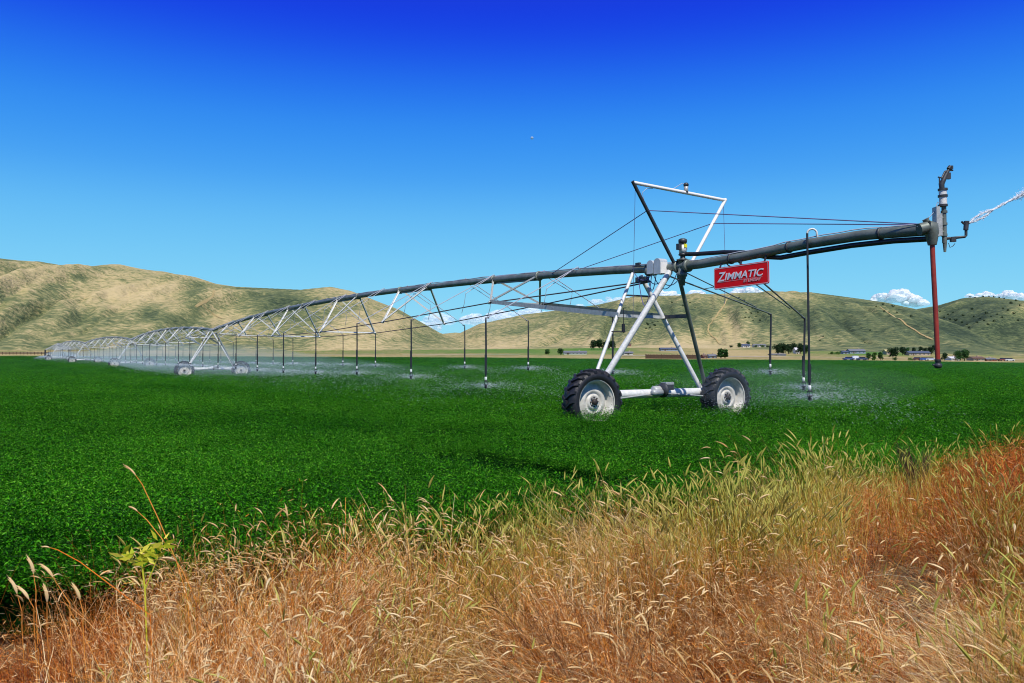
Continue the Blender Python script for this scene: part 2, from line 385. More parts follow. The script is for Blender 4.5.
NPIPE = 3.34
def frame_at(i):
    d = dirs[min(i, len(dirs) - 1)]; es = -d; ep = Vector((-es.y, es.x, 0))
    return es, ep
def tower(i):
    T = TW[i]; es, ep = frame_at(max(i - 1, 0)) if i else (ES, EP)
    W = lambda s, p, z: T + es * s + ep * p + UP * z
    near = i == 0
    # legs: two from each wheel up to the pipe
    for k, (s1, p1, z1, s0, p0, r) in enumerate([(-.77, -.09, 3.30, -.32, -1.62, .037), (.36, -.08, 3.24, -.16, -1.60, .062 if near else .05),
                                                 (-.72, .09, 3.26, -.32, 1.48, .05), (.42, .10, 3.16, -.16, 1.46, .042)]):
        m = MB().tube([W(s0, p0, .78), W(s1, p1, z1)], r, 10 if near else 6)
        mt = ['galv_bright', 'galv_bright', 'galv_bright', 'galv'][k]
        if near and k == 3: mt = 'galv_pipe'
        m.build('tower_leg', M[mt], rig)
    # cross braces between the legs
    m = MB()
    def leg(k, z):
        s1, p1, z1, s0, p0 = [(-.77, -.09, 3.30, -.32, -1.62), (.36, -.08, 3.24, -.16, -1.60), (-.72, .09, 3.26, -.32, 1.48), (.42, .10, 3.16, -.16, 1.46)][k]
        t = (z - .8) / (z1 - .8); return W(s0 + (s1 - s0) * t, p0 + (p1 - p0) * t, z)
    m.angle(leg(0, 2.34), leg(2, 2.34), .07); m.build('cross_brace', M['galv'], rig)
    MB().angle(leg(2, 2.34), leg(3, 2.33), .08).build('cross_brace', M['dark_steel'], rig)
    MB().angle(leg(0, 2.80), leg(2, 2.80), .035).build('cross_brace', M['dark_steel'], rig)
    # base beam with gearmotor in the middle
    b = MB(); b.tube([W(-.18, -1.62, .77), W(-.18, 1.62, .77)], .09, 14); b.lathe(W(-.18, -1.1, .77), ep, [(.095, -.03), (.11, -.03), (.11, .03), (.095, .03)], 14)
    b.build('base_beam', M['galv_bright'], rig)
    g = MB(); g.lathe(W(-.10, -.02, .82), ep, [(0, -.12), (.08, -.12), (.11, -.08), (.11, .08), (.08, .12), (0, .12)], 14)
    g.lathe(W(.06, -.14, .80), ep, [(0, -.16), (.05, -.16), (.065, -.13), (.065, .10), (0, .10)], 12)
    g.box(W(-.05, .22, .92), .16, .22, .16, (es, ep, UP)); g.build('drive_motor', M['galv'] if near else M['galv_bright'], rig)
    dm = MB(); dm.box(W(.04, .22, .90), .03, .17, .11, (es, ep, UP)); dm.lathe(W(0, .05, .84), ep, [(0, -.02), (.155, -.02), (.155, .02), (0, .02)], 14); dm.build('motor_cover', M['dark_steel'], rig)
    MB().tube([W(.0, -1.62, .66), W(.0, -.1, .78)], .018, 6).build('drive_shaft', M['galv'], rig); MB().tube([W(0, .1, .78), W(0, 1.62, .66)], .018, 6).build('drive_shaft', M['galv'], rig)
    for sg in (-1, 1):
        hub = W(.05, 1.81 * sg, .66)
        MB().box(W(-.16, 1.72 * sg, .72), .22, .26, .3, (es, ep, UP)).lathe(W(-.08, 1.79 * sg, .66), es, [(0, -.16), (.12, -.16), (.14, -.05), (.1, .08)], 14).build('wheel_gearbox', M['dark_steel'], rig)
        wh = empty('wheel', hub - TW[0], rig)
        wheel(wh, hub, es, near)

def wheel(parent, c, ax, near):
    n = 48 if near else 24
    org = c
    ty = MB()
    R0 = .595
    ty.lathe(c, ax, [(.425, -.16), (.46, -.185), (.52, -.19), (.57, -.165), (R0, -.1), (R0, .1), (.57, .165), (.52, .19), (.46, .185), (.425, .16), (.41, .0)], n)
    u = Vector((0, 0, 1)); w = ax.cross(u).normalized()
    nl = 22
    for k in range(nl * 2):
        side = 1 if k % 2 else -1; a0 = 2 * math.pi * k / (nl * 2); a1 = a0 + .20
        P = lambda a, r, h: c + ax * h + (w * math.cos(a) + u * math.sin(a)) * r
        vs = []; hw = .033
        for (a, h, r_) in ((a0, -.02 * side, R0 - .01), (a1 - .05, .12 * side, R0 - .015), (a1, .185 * side, .55)):
            top = .052 if h * side < .15 else .045
            for da, rr in ((-hw / .6 * 1.1, 0), (-hw / .6 * .8, top), (hw / .6 * .8, top), (hw / .6 * 1.1, 0)):
                vs.append(P(a + da, r_ + rr, h))
        fs = [(0, 1, 2, 3), (11, 10, 9, 8)] + [(i * 4 + j, i * 4 + (j + 1) % 4, (i + 1) * 4 + (j + 1) % 4, (i + 1) * 4 + j) for i in range(2) for j in range(4)]
        ty.add(vs, fs)
    ty.build('tyre', M['rubber'], parent, org)
    rm = MB()
    rm.lathe(c, ax, [(.41, .15), (.435, .165), (.44, .15), (.425, .13), (.405, .13), (.39, .06), (.37, .05), (.365, -.02), (.34, -.035), (.30, .005), (.24, .035), (.20, .045),
                     (.185, .02), (.15, .015), (.14, .05), (.115, .06), (.10, .05), (.0, .05)], n)
    rm.lathe(c, ax, [(.43, -.16), (.40, -.12), (.36, -.05), (.30, -.06), (0, -.06)], n)
    rm.build('rim', M['rim'], parent, org)
    hb = MB(); hb.lathe(c, ax, [(.058, .05), (.058, .10), (.045, .115), (0, .115)], 16)
    for k in range(8):
        a = 2 * math.pi * k / 8; p = c + (w * math.cos(a) + u * math.sin(a)) * .085
        hb.lathe(p, ax, [(.013, .05), (.013, .078), (0, .078)], 6)
    hb.build('hub', M['hub'], parent, org)

for i in range(len(TW)): tower(i)

STA = [.128, .273, .415, .574, .722, .87]
HW = [.80, 1.12, 1.14, 1.14, 1.12, .80]
SZ = [2.93, 2.66, 2.50, 2.50, 2.66, 2.93]
def span(i):
    A, B = TW[i], TW[i + 1]; d = dirs[i]; es, ep = frame_at(i)
    def P(t, p=0, z=0): q = A.lerp(B, t); return q + ep * p + UP * z
    pz = lambda t: NPIPE + .57 * (4 * t * (1 - t)) ** .9
    near = i == 0; n = 14 if near else 8
    ts = [k / 28 for k in range(29)]
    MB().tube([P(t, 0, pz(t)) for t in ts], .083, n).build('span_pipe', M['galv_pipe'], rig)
    for k, t in enumerate(STA):
        fl = MB(); fl.tube([P(t - .0255, 0, pz(t - .0255)), P(t, 0, pz(t)), P(t + .0255, 0, pz(t + .0255))], .0845, n)
        for dt in (-.0255, .0255):
            c = P(t + dt, 0, pz(t + dt)); fl.lathe(c, d, [(.083, -.02), (.125, -.02), (.125, .02), (.083, .02)], n)
        fl.bar(P(t - .022, 0, pz(t - .022) - .095), P(t + .022, 0, pz(t + .022) - .095), .10, .03)
        fl.build('pipe_flange', M['galv_pipe'], rig)
    cb = MB(); rr = random.Random(i)
    for off in ((.02, .0) if near else (.0,)):
        pts = [P(k / 60, off + rr.uniform(-.03, .03), pz(k / 60) + .092 + rr.uniform(-.004, .022)) for k in range(61)]
        cb.tube(pts, .011, 5)
    cb.build('power_cable', M['cable'], rig)
    for k, t in enumerate(STA):
        m = MB(); z = SZ[k]; H = HW[k]
        for sg in (-1, 1):
            for dt in (-.0255, .0255):
                m.angle(P(t, H * sg, z), P(t + dt, .06 * sg, pz(t + dt) - .03), .05 if near else .055, .01)
            m.lathe(P(t, H * sg, z), d, [(0, -.03), (.04, -.03), (.04, .03), (0, .03)], 8)
        if i or k != 1: m.angle(P(t, -H, z), P(t, H, z), .045, .008)
        m.build('truss_frame', M['galv_bright'] if (i or k > 0) else M['galv'], rig)
    for sg in (-1, 1):
        pts = [P(.008, .05 * sg, 3.10)] + [P(t, H * sg, z) for t, z, H in zip(STA, SZ, HW)] + [P(.985, .05 * sg, 3.10)]
        MB().tube(pts, .016 if i < 2 else .013, 6).build('truss_rod', M['rod'], rig)
        # flat strut from the first truss joint back to the tower leg
        t0 = .0172 if False else .013
        m = MB(); a = P(.0125, -.68 * 1.0 if sg < 0 else .58, 2.34); b = P(STA[0], HW[0] * sg, SZ[0] - .02)
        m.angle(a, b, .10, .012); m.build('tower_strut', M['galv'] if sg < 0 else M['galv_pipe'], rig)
    # drop hoses on booms, alternately to either side
    left = [2.75 + 3.85 * k for k in range(11)]; right = [4.35 + 4.12 * k for k in range(10) if k != 3]
    if i: right = [4.35 + 4.12 * k for k in range(10)]
    far = i >= 4
    mf = MB(); heads = []
    for sg, lst in ((-1, left), (1, right)):
        for q, s in enumerate(lst):
            if s > SL - .6: continue
            t = s / SL; zt = (2.47 if sg < 0 else 2.60); ln = 1.32; rrr = rr.uniform(-.04, .04)
            if near and sg < 0 and q == 0: zt = 2.33
            wv = 2.55 if sg < 0 else 2.28
            top = P(t, 0, pz(t) + .08); e = P(t, wv * sg, zt + rrr); bot = e - UP * (ln)
            m = mf if far else MB()
            zz = .012
            m.m = 1
            m.tube([P(t, .0, pz(t) + .07), P(t, .06 * sg, pz(t) + .14), P(t, .5 * sg, pz(t) - .09 ), e + UP * .02], .011, 5)
            if not far:
                hp = P(t, .95 * sg, 0); hz = pz(t) + (zt - pz(t)) * .95 / wv
                m.tube([P(t + .004, .05 * sg, pz(t) + .1), hp + UP * (hz + .02), hp + UP * (hz - .25) + d * .08, hp + UP * (hz - .5) + d * .22], .009, 4)
            m.m = 0
            m.tube([e + UP * .03 - ep * .08 * sg, e + UP * .03, e - UP * .08, e - UP * .6 + ep * .006, bot], [.015, .018, .019, .019, .019], 6)
            m.tube([bot + UP * .55, bot + UP * .12], .027, 7)
            heads.append(bot)
            if far: nozzle(m, bot)
            else:
                o = m.build('drop_hose', [M['hose'], M['cable']], rig)
                nm = MB(); nozzle(nm, bot); nm.build('spray_nozzle', [M['dark_steel'], M['white']], o)
    if far:
        o = mf.build('drop_hose', [M['hose'], M['cable']], rig); tag(o, kind='stuff', label='thin far drop hoses lost in the spray')
    return heads
def nozzle(m, b):
    m.m = 1; m.lathe(b, -UP, [(.02, -.07), (.027, -.06), (.027, -.01), (.02, 0)], 8)
    m.m = 0; m.lathe(b, -UP, [(.02, 0), (.03, .02), (.045, .03), (.02, .035)], 8)
    for a in (0, 2.1, 4.2):
        v = Vector((math.cos(a), math.sin(a), 0)) * .04; m.tube([b + v - UP * .02, b + v - UP * .10], .006, 4)
    m.lathe(b, -UP, [(0, .09), (.06, .095), (.06, .105), (.03, .12), (.035, .17), (0, .19)], 10)
HEADS = []
for i in range(len(TW) - 1): HEADS += [(h, i) for h in span(i)]

# --- overhang beyond the last tower, with everything fixed to it
W = lambda s, p, z: T1 + ES * s + EP * p + UP * z
def ov_z(s): return float(np.interp(s, [-.3, 0, 1.1, 2.2, 3.56, 4.6, 5.3, 5.9], [3.33, 3.33, 3.31, 3.34, 3.41, 3.42, 3.38, 3.34]))
MB().tube([W(s, 0, ov_z(s)) for s in np.linspace(-.35, 5.75, 30)], .083, 16).build('overhang_pipe', M['galv_pipe'], rig)
m = MB()
m.tube([W(-.36, 0, 3.33), W(.8, 0, 3.325)], .086, 16)
for s in (-.35, -.2, .50, .78): m.lathe(W(s, 0, ov_z(s)), ES, [(.083, -.03), (.125, -.03), (.125, .03), (.083, .03)], 16)
m.build('pipe_coupling', M['galv_pipe'], rig); m = MB()
m.lathe(W(.62, 0, 3.36), UP, [(0, -.42), (.055, -.42), (.06, -.3), (.075, -.29), (.075, -.25), (.10, -.24), (.10, -.16), (.08, -.15), (.08, .08), (.11, .08), (.11, .10), (0, .10)], 14)
m.build('drain_coupling', M['galv_pipe'], rig)
# booster pump motor standing on the coupling
m = MB(); m.lathe(W(.64, 0, 3.42), UP, [(0, 0), (.10, 0), (.10, .04), (.05, .06), (.05, .10), (.085, .12), (.085, .14), (.07, .15), (.07, .36), (.085, .37), (.085, .43), (.05, .45), (0, .45)], 14)
m.box(W(.64, -.03, 3.70), .08, .22, .12, (ES, EP, UP)); m.build('booster_pump', M['dark_steel'], rig)
MB().lathe(W(.64, 0, 3.58), UP, [(.072, 0), (.076, .0), (.076, .16), (.072, .16)], 14).build('pump_casing', M['galv_bright'], rig)
MB().box(W(.72, -.0, 3.72), .012, .07, .07, (ES, EP, UP)).build('pump_label', M['yellow'], rig)
# black delivery hose from the pump to the end gun
m = MB(); hp = [(.66, .0, 3.56), (.9, .10, 3.54), (1.6, .13, 3.50), (2.1, .13, 3.44), (2.6, .11, 3.30), (3.0, .03, 3.24), (3.6, 0, 3.26), (4.4, 0, 3.28), (5.1, 0, 3.265), (5.75, 0, 3.22)]
m.tube([W(*q) for q in hp], .042, 10); m.build('delivery_hose', M['black'], rig)
m = MB(); rr = random.Random(5)
m.tube([W(s, rr.uniform(-.02, .02), ov_z(s) + .09 + rr.uniform(0, .015)) for s in np.linspace(-.2, 5.7, 24)], .010, 5)
m.build('power_cable', M['cable'], rig)
m = MB()
for s in (1.9, 4.9, 3.2): m.lathe(W(s, 0, ov_z(s)), ES, [(.084, -.02), (.097, -.02), (.097, .02), (.084, .02)], 14)
m.build('hose_clamp', M['dark_steel'], rig)
# control boxes on the tower top
ax = (ES, EP, UP)
b = MB()
for s, zt in ((-.06, .30), (.15, .34)):
    c = W(s, -.14, 3.32); b.box(c, .19, .20, zt - .10, ax)
    for k in range(10):
        a0 = math.pi * k / 10; a1 = math.pi * (k + 1) / 10; r = .095; z0 = (zt - .10) / 2
        q = lambda a, y: c + ES * r * math.cos(a) + UP * (z0 + .8 * r * math.sin(a)) + EP * y
        b.add([q(a0, -.1), q(a1, -.1), q(a1, .1), q(a0, .1), c + UP * z0 - EP * .1, c + UP * z0 + EP * .1], [(3, 2, 1, 0), (0, 1, 4), (2, 3, 5)])
ob = b.build('control_box', M['box'], rig)
MB().box(W(.253, -.14, 3.32), .015, .17, .22, ax).build('box_sunlit_face', M['white'], ob)  # added white slab paints the sunlit end face of the box
# cable loops below the tower top
m = MB()
def loop(pts, r=.009): m.tube([W(*p) for p in pts], r, 5)
def arc(a, b, sag, n=10):
    return [tuple(a[k] + (b[k] - a[k]) * t / n + (0 if k < 2 else -sag * 4 * (t / n) * (1 - t / n)) for k in range(3)) for t in range(n + 1)]
loop(arc((-.7, -.1, 3.3), (-.1, -.15, 3.22), .14)); loop(arc((-.55, -.12, 3.2), (-.05, -.2, 3.2), .62)); loop(arc((-.1, -.1, 3.2), (.6, -.12, 3.18), .3))
loop(arc((.1, -.1, 3.1), (.62, -.1, 3.05), .12)); loop(arc((-.3, -.12, 3.2), (.3, -.12, 3.22), .2)); loop(arc((-.25, -.12, 3.2), (.0, -.12, 3.22), .32))
m.build('wiring', M['purple_hose'], rig)
m = MB(); m.box(W(-.66, -.03, 3.47), .12, .06, .10, ax).tube([W(-.75, -.1, 3.44), W(-.4, -.1, 3.42), W(-.1, -.1, 3.44)], .014, 5); m.box(W(-.5, -.06, 3.15), .3, .12, .1, ax)
m.build('alignment_switch', M['dark_steel'], rig)

# mast frame standing over the tower, with beacon and stay cables
BL = W(.6, -.2, 3.38); BR = W(.6, .28, 3.42); TL = W(.6, -1.24, 4.85); TR = W(.6, 1.24, 4.77)
mast = MB().tube([TL, TR], .034, 10).tube([TR + (TR - BR).normalized() * .03, BR], .036, 10).build('mast_frame', M['white'], rig)
MB().tube([TL + (TL - BL).normalized() * .03, BL], .034, 8).build('mast_leg', M['dark_steel'], rig)
bc = TL.lerp(TR, .555)
bo = MB().lathe(bc, UP, [(0, .0), (.045, 0), (.045, .13), (.0, .13)], 12).build('beacon', M['galv'], rig)
MB().lathe(bc, UP, [(0, .131), (.05, .131), (.055, .17), (.03, .20), (0, .20)], 12).build('beacon_cap', M['dark_steel'], bo)
m = MB(); m.tube([bc + UP * .17, bc + UP * .17 - EP * .12, bc - EP * .33 + UP * .05, bc - EP * .45 + UP * .03], .006, 4)
m.tube([TL.lerp(TR, .2) - UP * .04, TL.lerp(TR, .14) - UP * .06, TL.lerp(TR, .09) - UP * .16, TL.lerp(BL, .3)], .006, 4)
m.build('beacon_cable', M['cable'], rig)
c1 = BL.lerp(TL, .66); c2 = BR.lerp(TR, .62)
for c, sg in ((c1, -1), (c2, 1)):
    q = .055 * sg
    e1 = TW[0] - ES * (3.9 if sg < 0 else 3.2) + EP * q + UP * 3.55
    MB().tube([e1, c, W(5.55, q, 3.45)], .009, 5).build('stay_cable', M['purple_hose'], rig)
MB().tube([TL - UP * .06 + EP * .05, W(.45, -1.1, 3.5), W(.3, -1.0, 2.3)], .0045, 4).build('hanging_cord', M['purple_hose'], rig)
MB().tube([TR - UP * .06 - EP * .05, W(.72, 1.1, 3.6), W(.8, 1.0, 2.6)], .0045, 4).build('hanging_cord', M['purple_hose'], rig)
MB().tube([W(-.05, -.95, 2.18), W(-.05, -.95, 2.02)], .035, 8).tube([W(-.05, -.95, 2.5), W(-.05, -.95, 2.0)], .008, 5).tube([W(-.05, -1.25, 2.02), W(-.05, -.9, 2.02)], .012, 5).build('rain_gauge', M['black'], rig)
# booms and drops of the overhang
def ohead(b, par): nm = MB(); nozzle(nm, b); nm.build('spray_nozzle', [M['dark_steel'], M['white']], par); HEADS.append((b, 0))
def drop2(start, start2, e, bot):
    m = MB(); m.tube([start, e + UP * .02], .016, 6)
    if start2 is not None:
        k = .62; j = start.lerp(e, k); m.tube([start2, start2.lerp(e, .8) + UP * .01], .012, 5); m.tube([start.lerp(e, .3), start2.lerp(e, .3)], .008, 4)
    m.m = 1; m.tube([e + (start - e).normalized() * .1, e + UP * .02, e - UP * .08, bot], [.017, .021, .021, .020], 7); m.tube([bot + UP * .5, bot + UP * .1], .027, 8)
    o = m.build('drop_hose', [M['galv_pipe'], M['hose']], rig); ohead(bot, o)
drop2(W(.15, .1, 3.17), W(.62, .1, 3.2), at(771, 315, 18.9), at(770.3, 367, 18.9))
drop2(W(2.05, .0, 3.28), W(1.75, .05, 3.25), at(804.7, 319.5, 15.8), at(803.6, 381, 15.8))
# near-side boom left of the tower
g = MB(); s = 3.74; z = ov_z(s); q = [W(s, 0, z + .05), W(s, 0, z + .17)] + [W(s - .075 + .075 * math.cos(a), -.0, z + .17 + .075 * math.sin(a)) for a in np.linspace(.3, math.pi, 7)] 
q = [W(s + .03, -.0, z + .05), W(s + .03, -.02, z + .15)] + [W(s + .03 - .055 * (1 - math.cos(a)), -.02 - .05 * (1 - math.cos(a)), z + .15 + .07 * math.sin(a)) for a in np.linspace(.3, math.pi, 8)]
g.tube(q, .017, 8); e = q[-1]; g.m = 1; bot = Vector((e.x + .02, e.y, .98)); g.tube([e, bot], .019, 8); g.tube([bot + UP * .42, bot + UP * .12], .03, 8)
o = g.build('drop_hose', [M['galv_bright'], M['hose']], rig); ohead(bot, o)

# end gun assembly
ED = 11.42
E = lambda x, y: at(x, y, ED)
m = MB(); m.tube([E(919, 229.5), E(927, 227.5)], .088, 14); m.tube([E(927, 227), E(931, 228), E(932, 233), E(932.3, 245)], [.10, .11, .095, .06], 14)
m.box(E(932, 229), .10, .10, .18); m.tube([E(925.3, 219), E(927, 222)], [.05, .04], 8); m.build('end_elbow', M['galv_pipe'], rig)
m = MB(); m.box(E(936.2, 222), .05, .12, .43); m.box(E(939.5, 225), .04, .09, .32); m.build('valve_plate', M['galv'], rig)
m = MB()
m.tube([E(943.8, 206), E(944.6, 243)], .032, 12)
for y_ in (212, 224, 235): m.tube([E(944.0, y_ - 1.2), E(944.1, y_ + 1.2)], .044, 12)
m.tube([E(944.8, 243), E(944.9, 252)], [.03, .018], 8); m.tube([E(938, 218), E(944, 218)], .025, 8); m.tube([E(938, 232), E(944, 232)], .025, 8)
m.build('gun_riser', M['galv_pipe'], rig)
gun = MB(); gun.m = 1
gun.tube([E(942.6, 189), E(943.2, 206)], .052, 14); gun.m = 0
for y_ in (189.5, 196, 205.5): gun.tube([E(942.7, y_ - 1), E(942.8, y_ + 1)], .066, 14)
gun.tube([E(942, 189), E(941.5, 184), E(943.5, 180), E(946, 174.5), E(948.5, 170)], [.035, .04, .034, .03, .022], 10)
gun.tube([E(938, 177), E(942, 178), E(945, 171.5), E(951, 169)], [.01, .016, .014, .012], 6)
gun.box(E(947.6, 176), .07, .05, .09); gun.tube([E(948.5, 169), E(950.5, 166.5)], .03, 8); gun.tube([E(949, 170.5), E(953, 170.3)], .012, 6); gun.box(E(951.5, 167.5), .03, .04, .05)
gun.tube([E(939.3, 177), E(939.5, 184), E(942, 186)], .01, 5)
gun.build('end_gun', [M['dark_steel'], M['galv_bright']], rig)
m = MB(); m.tube([E(945, 238.5), E(951, 238.2), E(965, 236.8), E(966, 235.5), E(966, 229)], [.024, .02, .018, .02, .02], 8)
m.box(E(953, 239.5), .07, .05, .07); m.tube([E(948.5, 243), E(950, 247.5), E(953, 246), E(955, 243.5)], .005, 4)
m.tube([E(965.8, 230), E(966.3, 223.5)], .034, 10); m.tube([E(964, 224), E(961.5, 221.5)], .014, 6); m.tube([E(965.5, 224.5), E(969, 223)], .016, 8)
m.box(E(966.5, 222), .06, .04, .03); m.build('side_sprinkler', M['dark_steel'], rig)
m = MB(); m.tube([E(932.3, 245), E(933, 262), E(935.5, 310), E(937.8, 360)], .034, 10); o = m.build('red_drain_hose', M['redpipe'], rig)
m = MB(); p = E(937.9, 360); m.lathe(p, -UP, [(.04, -.01), (.042, .03), (.03, .04), (.055, .06), (.055, .10), (.03, .12), (0, .12)], 10); m.tube([p - UP * .07 - Vector((.075, 0, 0)), p - UP * .08], .014, 6)
m.build('drain_valve', M['dark_steel'], o)
m = MB(); m.tube([E(917, 227), E(922, 224), E(931, 215.5), E(935, 211)], .005, 4).tube([E(936, 207), E(937.5, 202), E(940, 204)], .006, 4); m.build('control_wire', M['cable'], rig)

# ------------------------------------------------------------------ the sign
sgn = empty('hanging_sign', W(2.23, -.12, 2.97)); tag(sgn, 'red rectangular sign with white lettering hanging under the machine pipe', 'sign')
sx = (W(2.76, 0, 3.185) - W(1.5, 0, 3.165)).normalized(); sy = UP.copy() - sx * sx.z; sy.normalize(); sn = sx.cross(sy)
C0 = W(2.23, -.12, 2.985)
def rr_plate(w, h, r, th, c):
    pts = []
    for cx, cy, a0 in ((w / 2 - r, h / 2 - r, 0), (-w / 2 + r, h / 2 - r, 90), (-w / 2 + r, -h / 2 + r, 180), (w / 2 - r, -h / 2 + r, 270)):
        for k in range(5): a = R(a0 + 22.5 * k); pts.append((cx + r * math.cos(a), cy + r * math.sin(a)))
    n = len(pts); vs = [c + sx * x + sy * y + sn * (th / 2) for x, y in pts] + [c + sx * x + sy * y - sn * (th / 2) for x, y in pts]
    return vs, [tuple(range(n)), tuple(range(n, 2 * n))[::-1]] + [((i + 1) % n, i, i + n, (i + 1) % n + n) for i in range(n)]
m = MB(); m.add(*rr_plate(1.28, .40, .035, .012, C0)); m.build('sign_board', M['red'], sgn)
def ring(w, h, r, t, c, name, material):
    a, _ = rr_plate(w, h, r, 0, c); b, _ = rr_plate(w - 2 * t, h - 2 * t, max(r - t, .005), 0, c); n = len(a) // 2
    m = MB(); m.add(a[:n] + b[:n], [(i, (i + 1) % n, (i + 1) % n + n, i + n) for i in range(n)]); m.build(name, material, sgn)
ring(1.26, .38,   .03, .012, C0 + sn * .0085, 'sign_border', M['pink'])
def text(body, size, pos, off, shear, material, name='lettering', sxx=1.0):
    cu = bpy.data.curves.new(name, 'FONT'); cu.body = body; cu.size = size; cu.offset = off; cu.shear = shear; cu.extrude = .0015; cu.space_character = 1.0
    cu.materials.append(material); cu.resolution_u = 4
    o = bpy.data.objects.new(name, cu); link(o, sgn)
    mt = Matrix((sx, sy, sn)).transposed().to_4x4(); mt.translation = pos - Vector(sgn.location)
    dg = bpy.context.evaluated_depsgraph_get(); me = bpy.data.meshes.new_from_object(o.evaluated_get(dg)); bpy.data.objects.remove(o)
    o = bpy.data.objects.new(name, me); link(o, sgn)
    if not me.materials: me.materials.append(material)
    o.matrix_local = mt @ Matrix.Diagonal((sxx, 1, 1, 1)); return o
text('Z', .235, C0 + sx * -.545 + sy * -.055 + sn * .010, .004, .25, M['lettering'], sxx=1.0)
text('IMMATIC', .180, C0 + sx * -.385 + sy * -.045 + sn * .010, .003, .25, M['lettering'], sxx=1.22)
text('BY LINDSAY', .068, C0 + sx * .07 + sy * -.125 + sn * .010, .002, .2, M['lettering_dim'], sxx=1.05)
m = MB(); m.add([C0 + sx * -.56 + sy * -.078 + sn * .009, C0 + sx * .50 + sy * -.068 + sn * .009, C0 + sx * .50 + sy * -.062 + sn * .009, C0 + sx * -.56 + sy * -.070 + sn * .009], [(0, 1, 2, 3)])
m.build('underline', M['lettering_dim'], sgn)
for u in (-.52, -.03, .52):
    c = C0 + sx * u + sy * .18
    MB().bar(c - sy * .05, c + sy * .14 + EP * .08, .035, .012, EP).build('hanger_bracket', M['dark_steel'], sgn)

# ------------------------------------------------------------------ spray and mist
def mat_water(name, alpha, col=(.9, .95, 1)):
    m = bpy.data.materials.new(name); m.use_nodes = True; N = m.node_tree.nodes; L = m.node_tree.links
    b = N['Principled BSDF']; b.inputs['Base Color'].default_value = (*col, 1); b.inputs['Roughness'].default_value = .5; b.inputs['Alpha'].default_value = alpha
    t = N.new('ShaderNodeBsdfTranslucent'); t.inputs['Color'].default_value = (*col, 1); mx = N.new('ShaderNodeMixShader'); mx.inputs[0].default_value = .4
    tr = N.new('ShaderNodeBsdfTransparent'); mx2 = N.new('ShaderNodeMixShader'); mx2.inputs[0].default_value = alpha
    b.inputs['Alpha'].default_value = 1
    L.new(b.outputs[0], mx.inputs[1]); L.new(t.outputs[0], mx.inputs[2]); L.new(tr.outputs[0], mx2.inputs[1]); L.new(mx.outputs[0], mx2.inputs[2])
    L.new(mx2.outputs[0], N['Material Output'].inputs['Surface']); return m
def drops_object(name, P, D, Ln, Wd, material, label):
    """each droplet streak: a thin four-sided sliver with its own place, direction, length and width"""
    n = len(P); D = D / np.linalg.norm(D, axis=1, keepdims=True)
    a = np.cross(D, np.array([0, 0, 1.0]) + RNG.normal(0, .2, (n, 3))); a /= np.linalg.norm(a, axis=1, keepdims=True); b = np.cross(D, a)
    Ln = Ln[:, None]; Wd = Wd[:, None]
    V = np.stack([P - D * Ln, P + a * Wd, P + b * Wd, P - a * Wd * .7 - b * Wd * .7, P + D * Ln], 1).reshape(-1, 3)
    k = np.arange(n)[:, None] * 5
    T = np.concatenate([k + np.array(t) for t in ((0, 1, 2), (0, 2, 3), (0, 3, 1), (4, 2, 1), (4, 3, 2), (4, 1, 3))])
    me = np_mesh(name, V, T, material); o = bpy.data.objects.new(name, me); link(o); tag(o, label, kind='stuff', cat='spray'); return o
M['water'] = mat_water('spray_water', .6)
M['jet'] = mat_water('white_water_jet', 1.0)
PP = []; DD = []; LL = []; WW = []
for h, i in HEADS:
    dist = h.y
    n = int(np.clip(60000 / dist, 350, 3000)); w = .0016 * max(1, dist / 17) ; 
    a = RNG.uniform(0, 2 * math.pi, n); streams = RNG.integers(0, 26, n); a = np.where(RNG.random(n) < .6, streams * 2 * math.pi / 26 + RNG.normal(0, .03, n), a)
    f = RNG.random(n) ** 2.0; Rm = 2.6 * RNG.uniform(.5, 1.05, n)
    z0 = h.z - .12; gz = float(field_z(np.array(h.x), np.array(h.y))) + .5
    z = z0 + .22 * f - (z0 - gz + .22) * f ** 2.2 + RNG.normal(0, .03, n) * (1 + f * 2)
    P = np.stack([h.x + np.cos(a) * f * Rm, h.y + np.sin(a) * f * Rm, z], 1)
    D = np.stack([np.cos(a), np.sin(a), .22 / 3 - 2.2 * (z0 - gz + .22) / Rm * f ** 1.2 * 1], 1)
    Lr = RNG.uniform(.006, .028, n) * max(1, dist / 25); Wr = np.full(n, w) * RNG.uniform(.5, 1.4, n) * (.28 if dist > 60 else 1)
    ok_ = np.ones(n, bool)
    for p_ in (-1.81, 1.81):
        q_ = T1 + EP * p_; ok_ &= np.hypot(P[:, 0] - q_.x, P[:, 1] - q_.y) > 1.3
    PP.append(P[ok_]); DD.append(D[ok_]); LL.append(Lr[ok_]); WW.append(Wr[ok_])
drops_object('sprinkler_spray', np.concatenate(PP), np.concatenate(DD), np.concatenate(LL), np.concatenate(WW), M['water'], 'fine white water droplets thrown out by the drop nozzles')
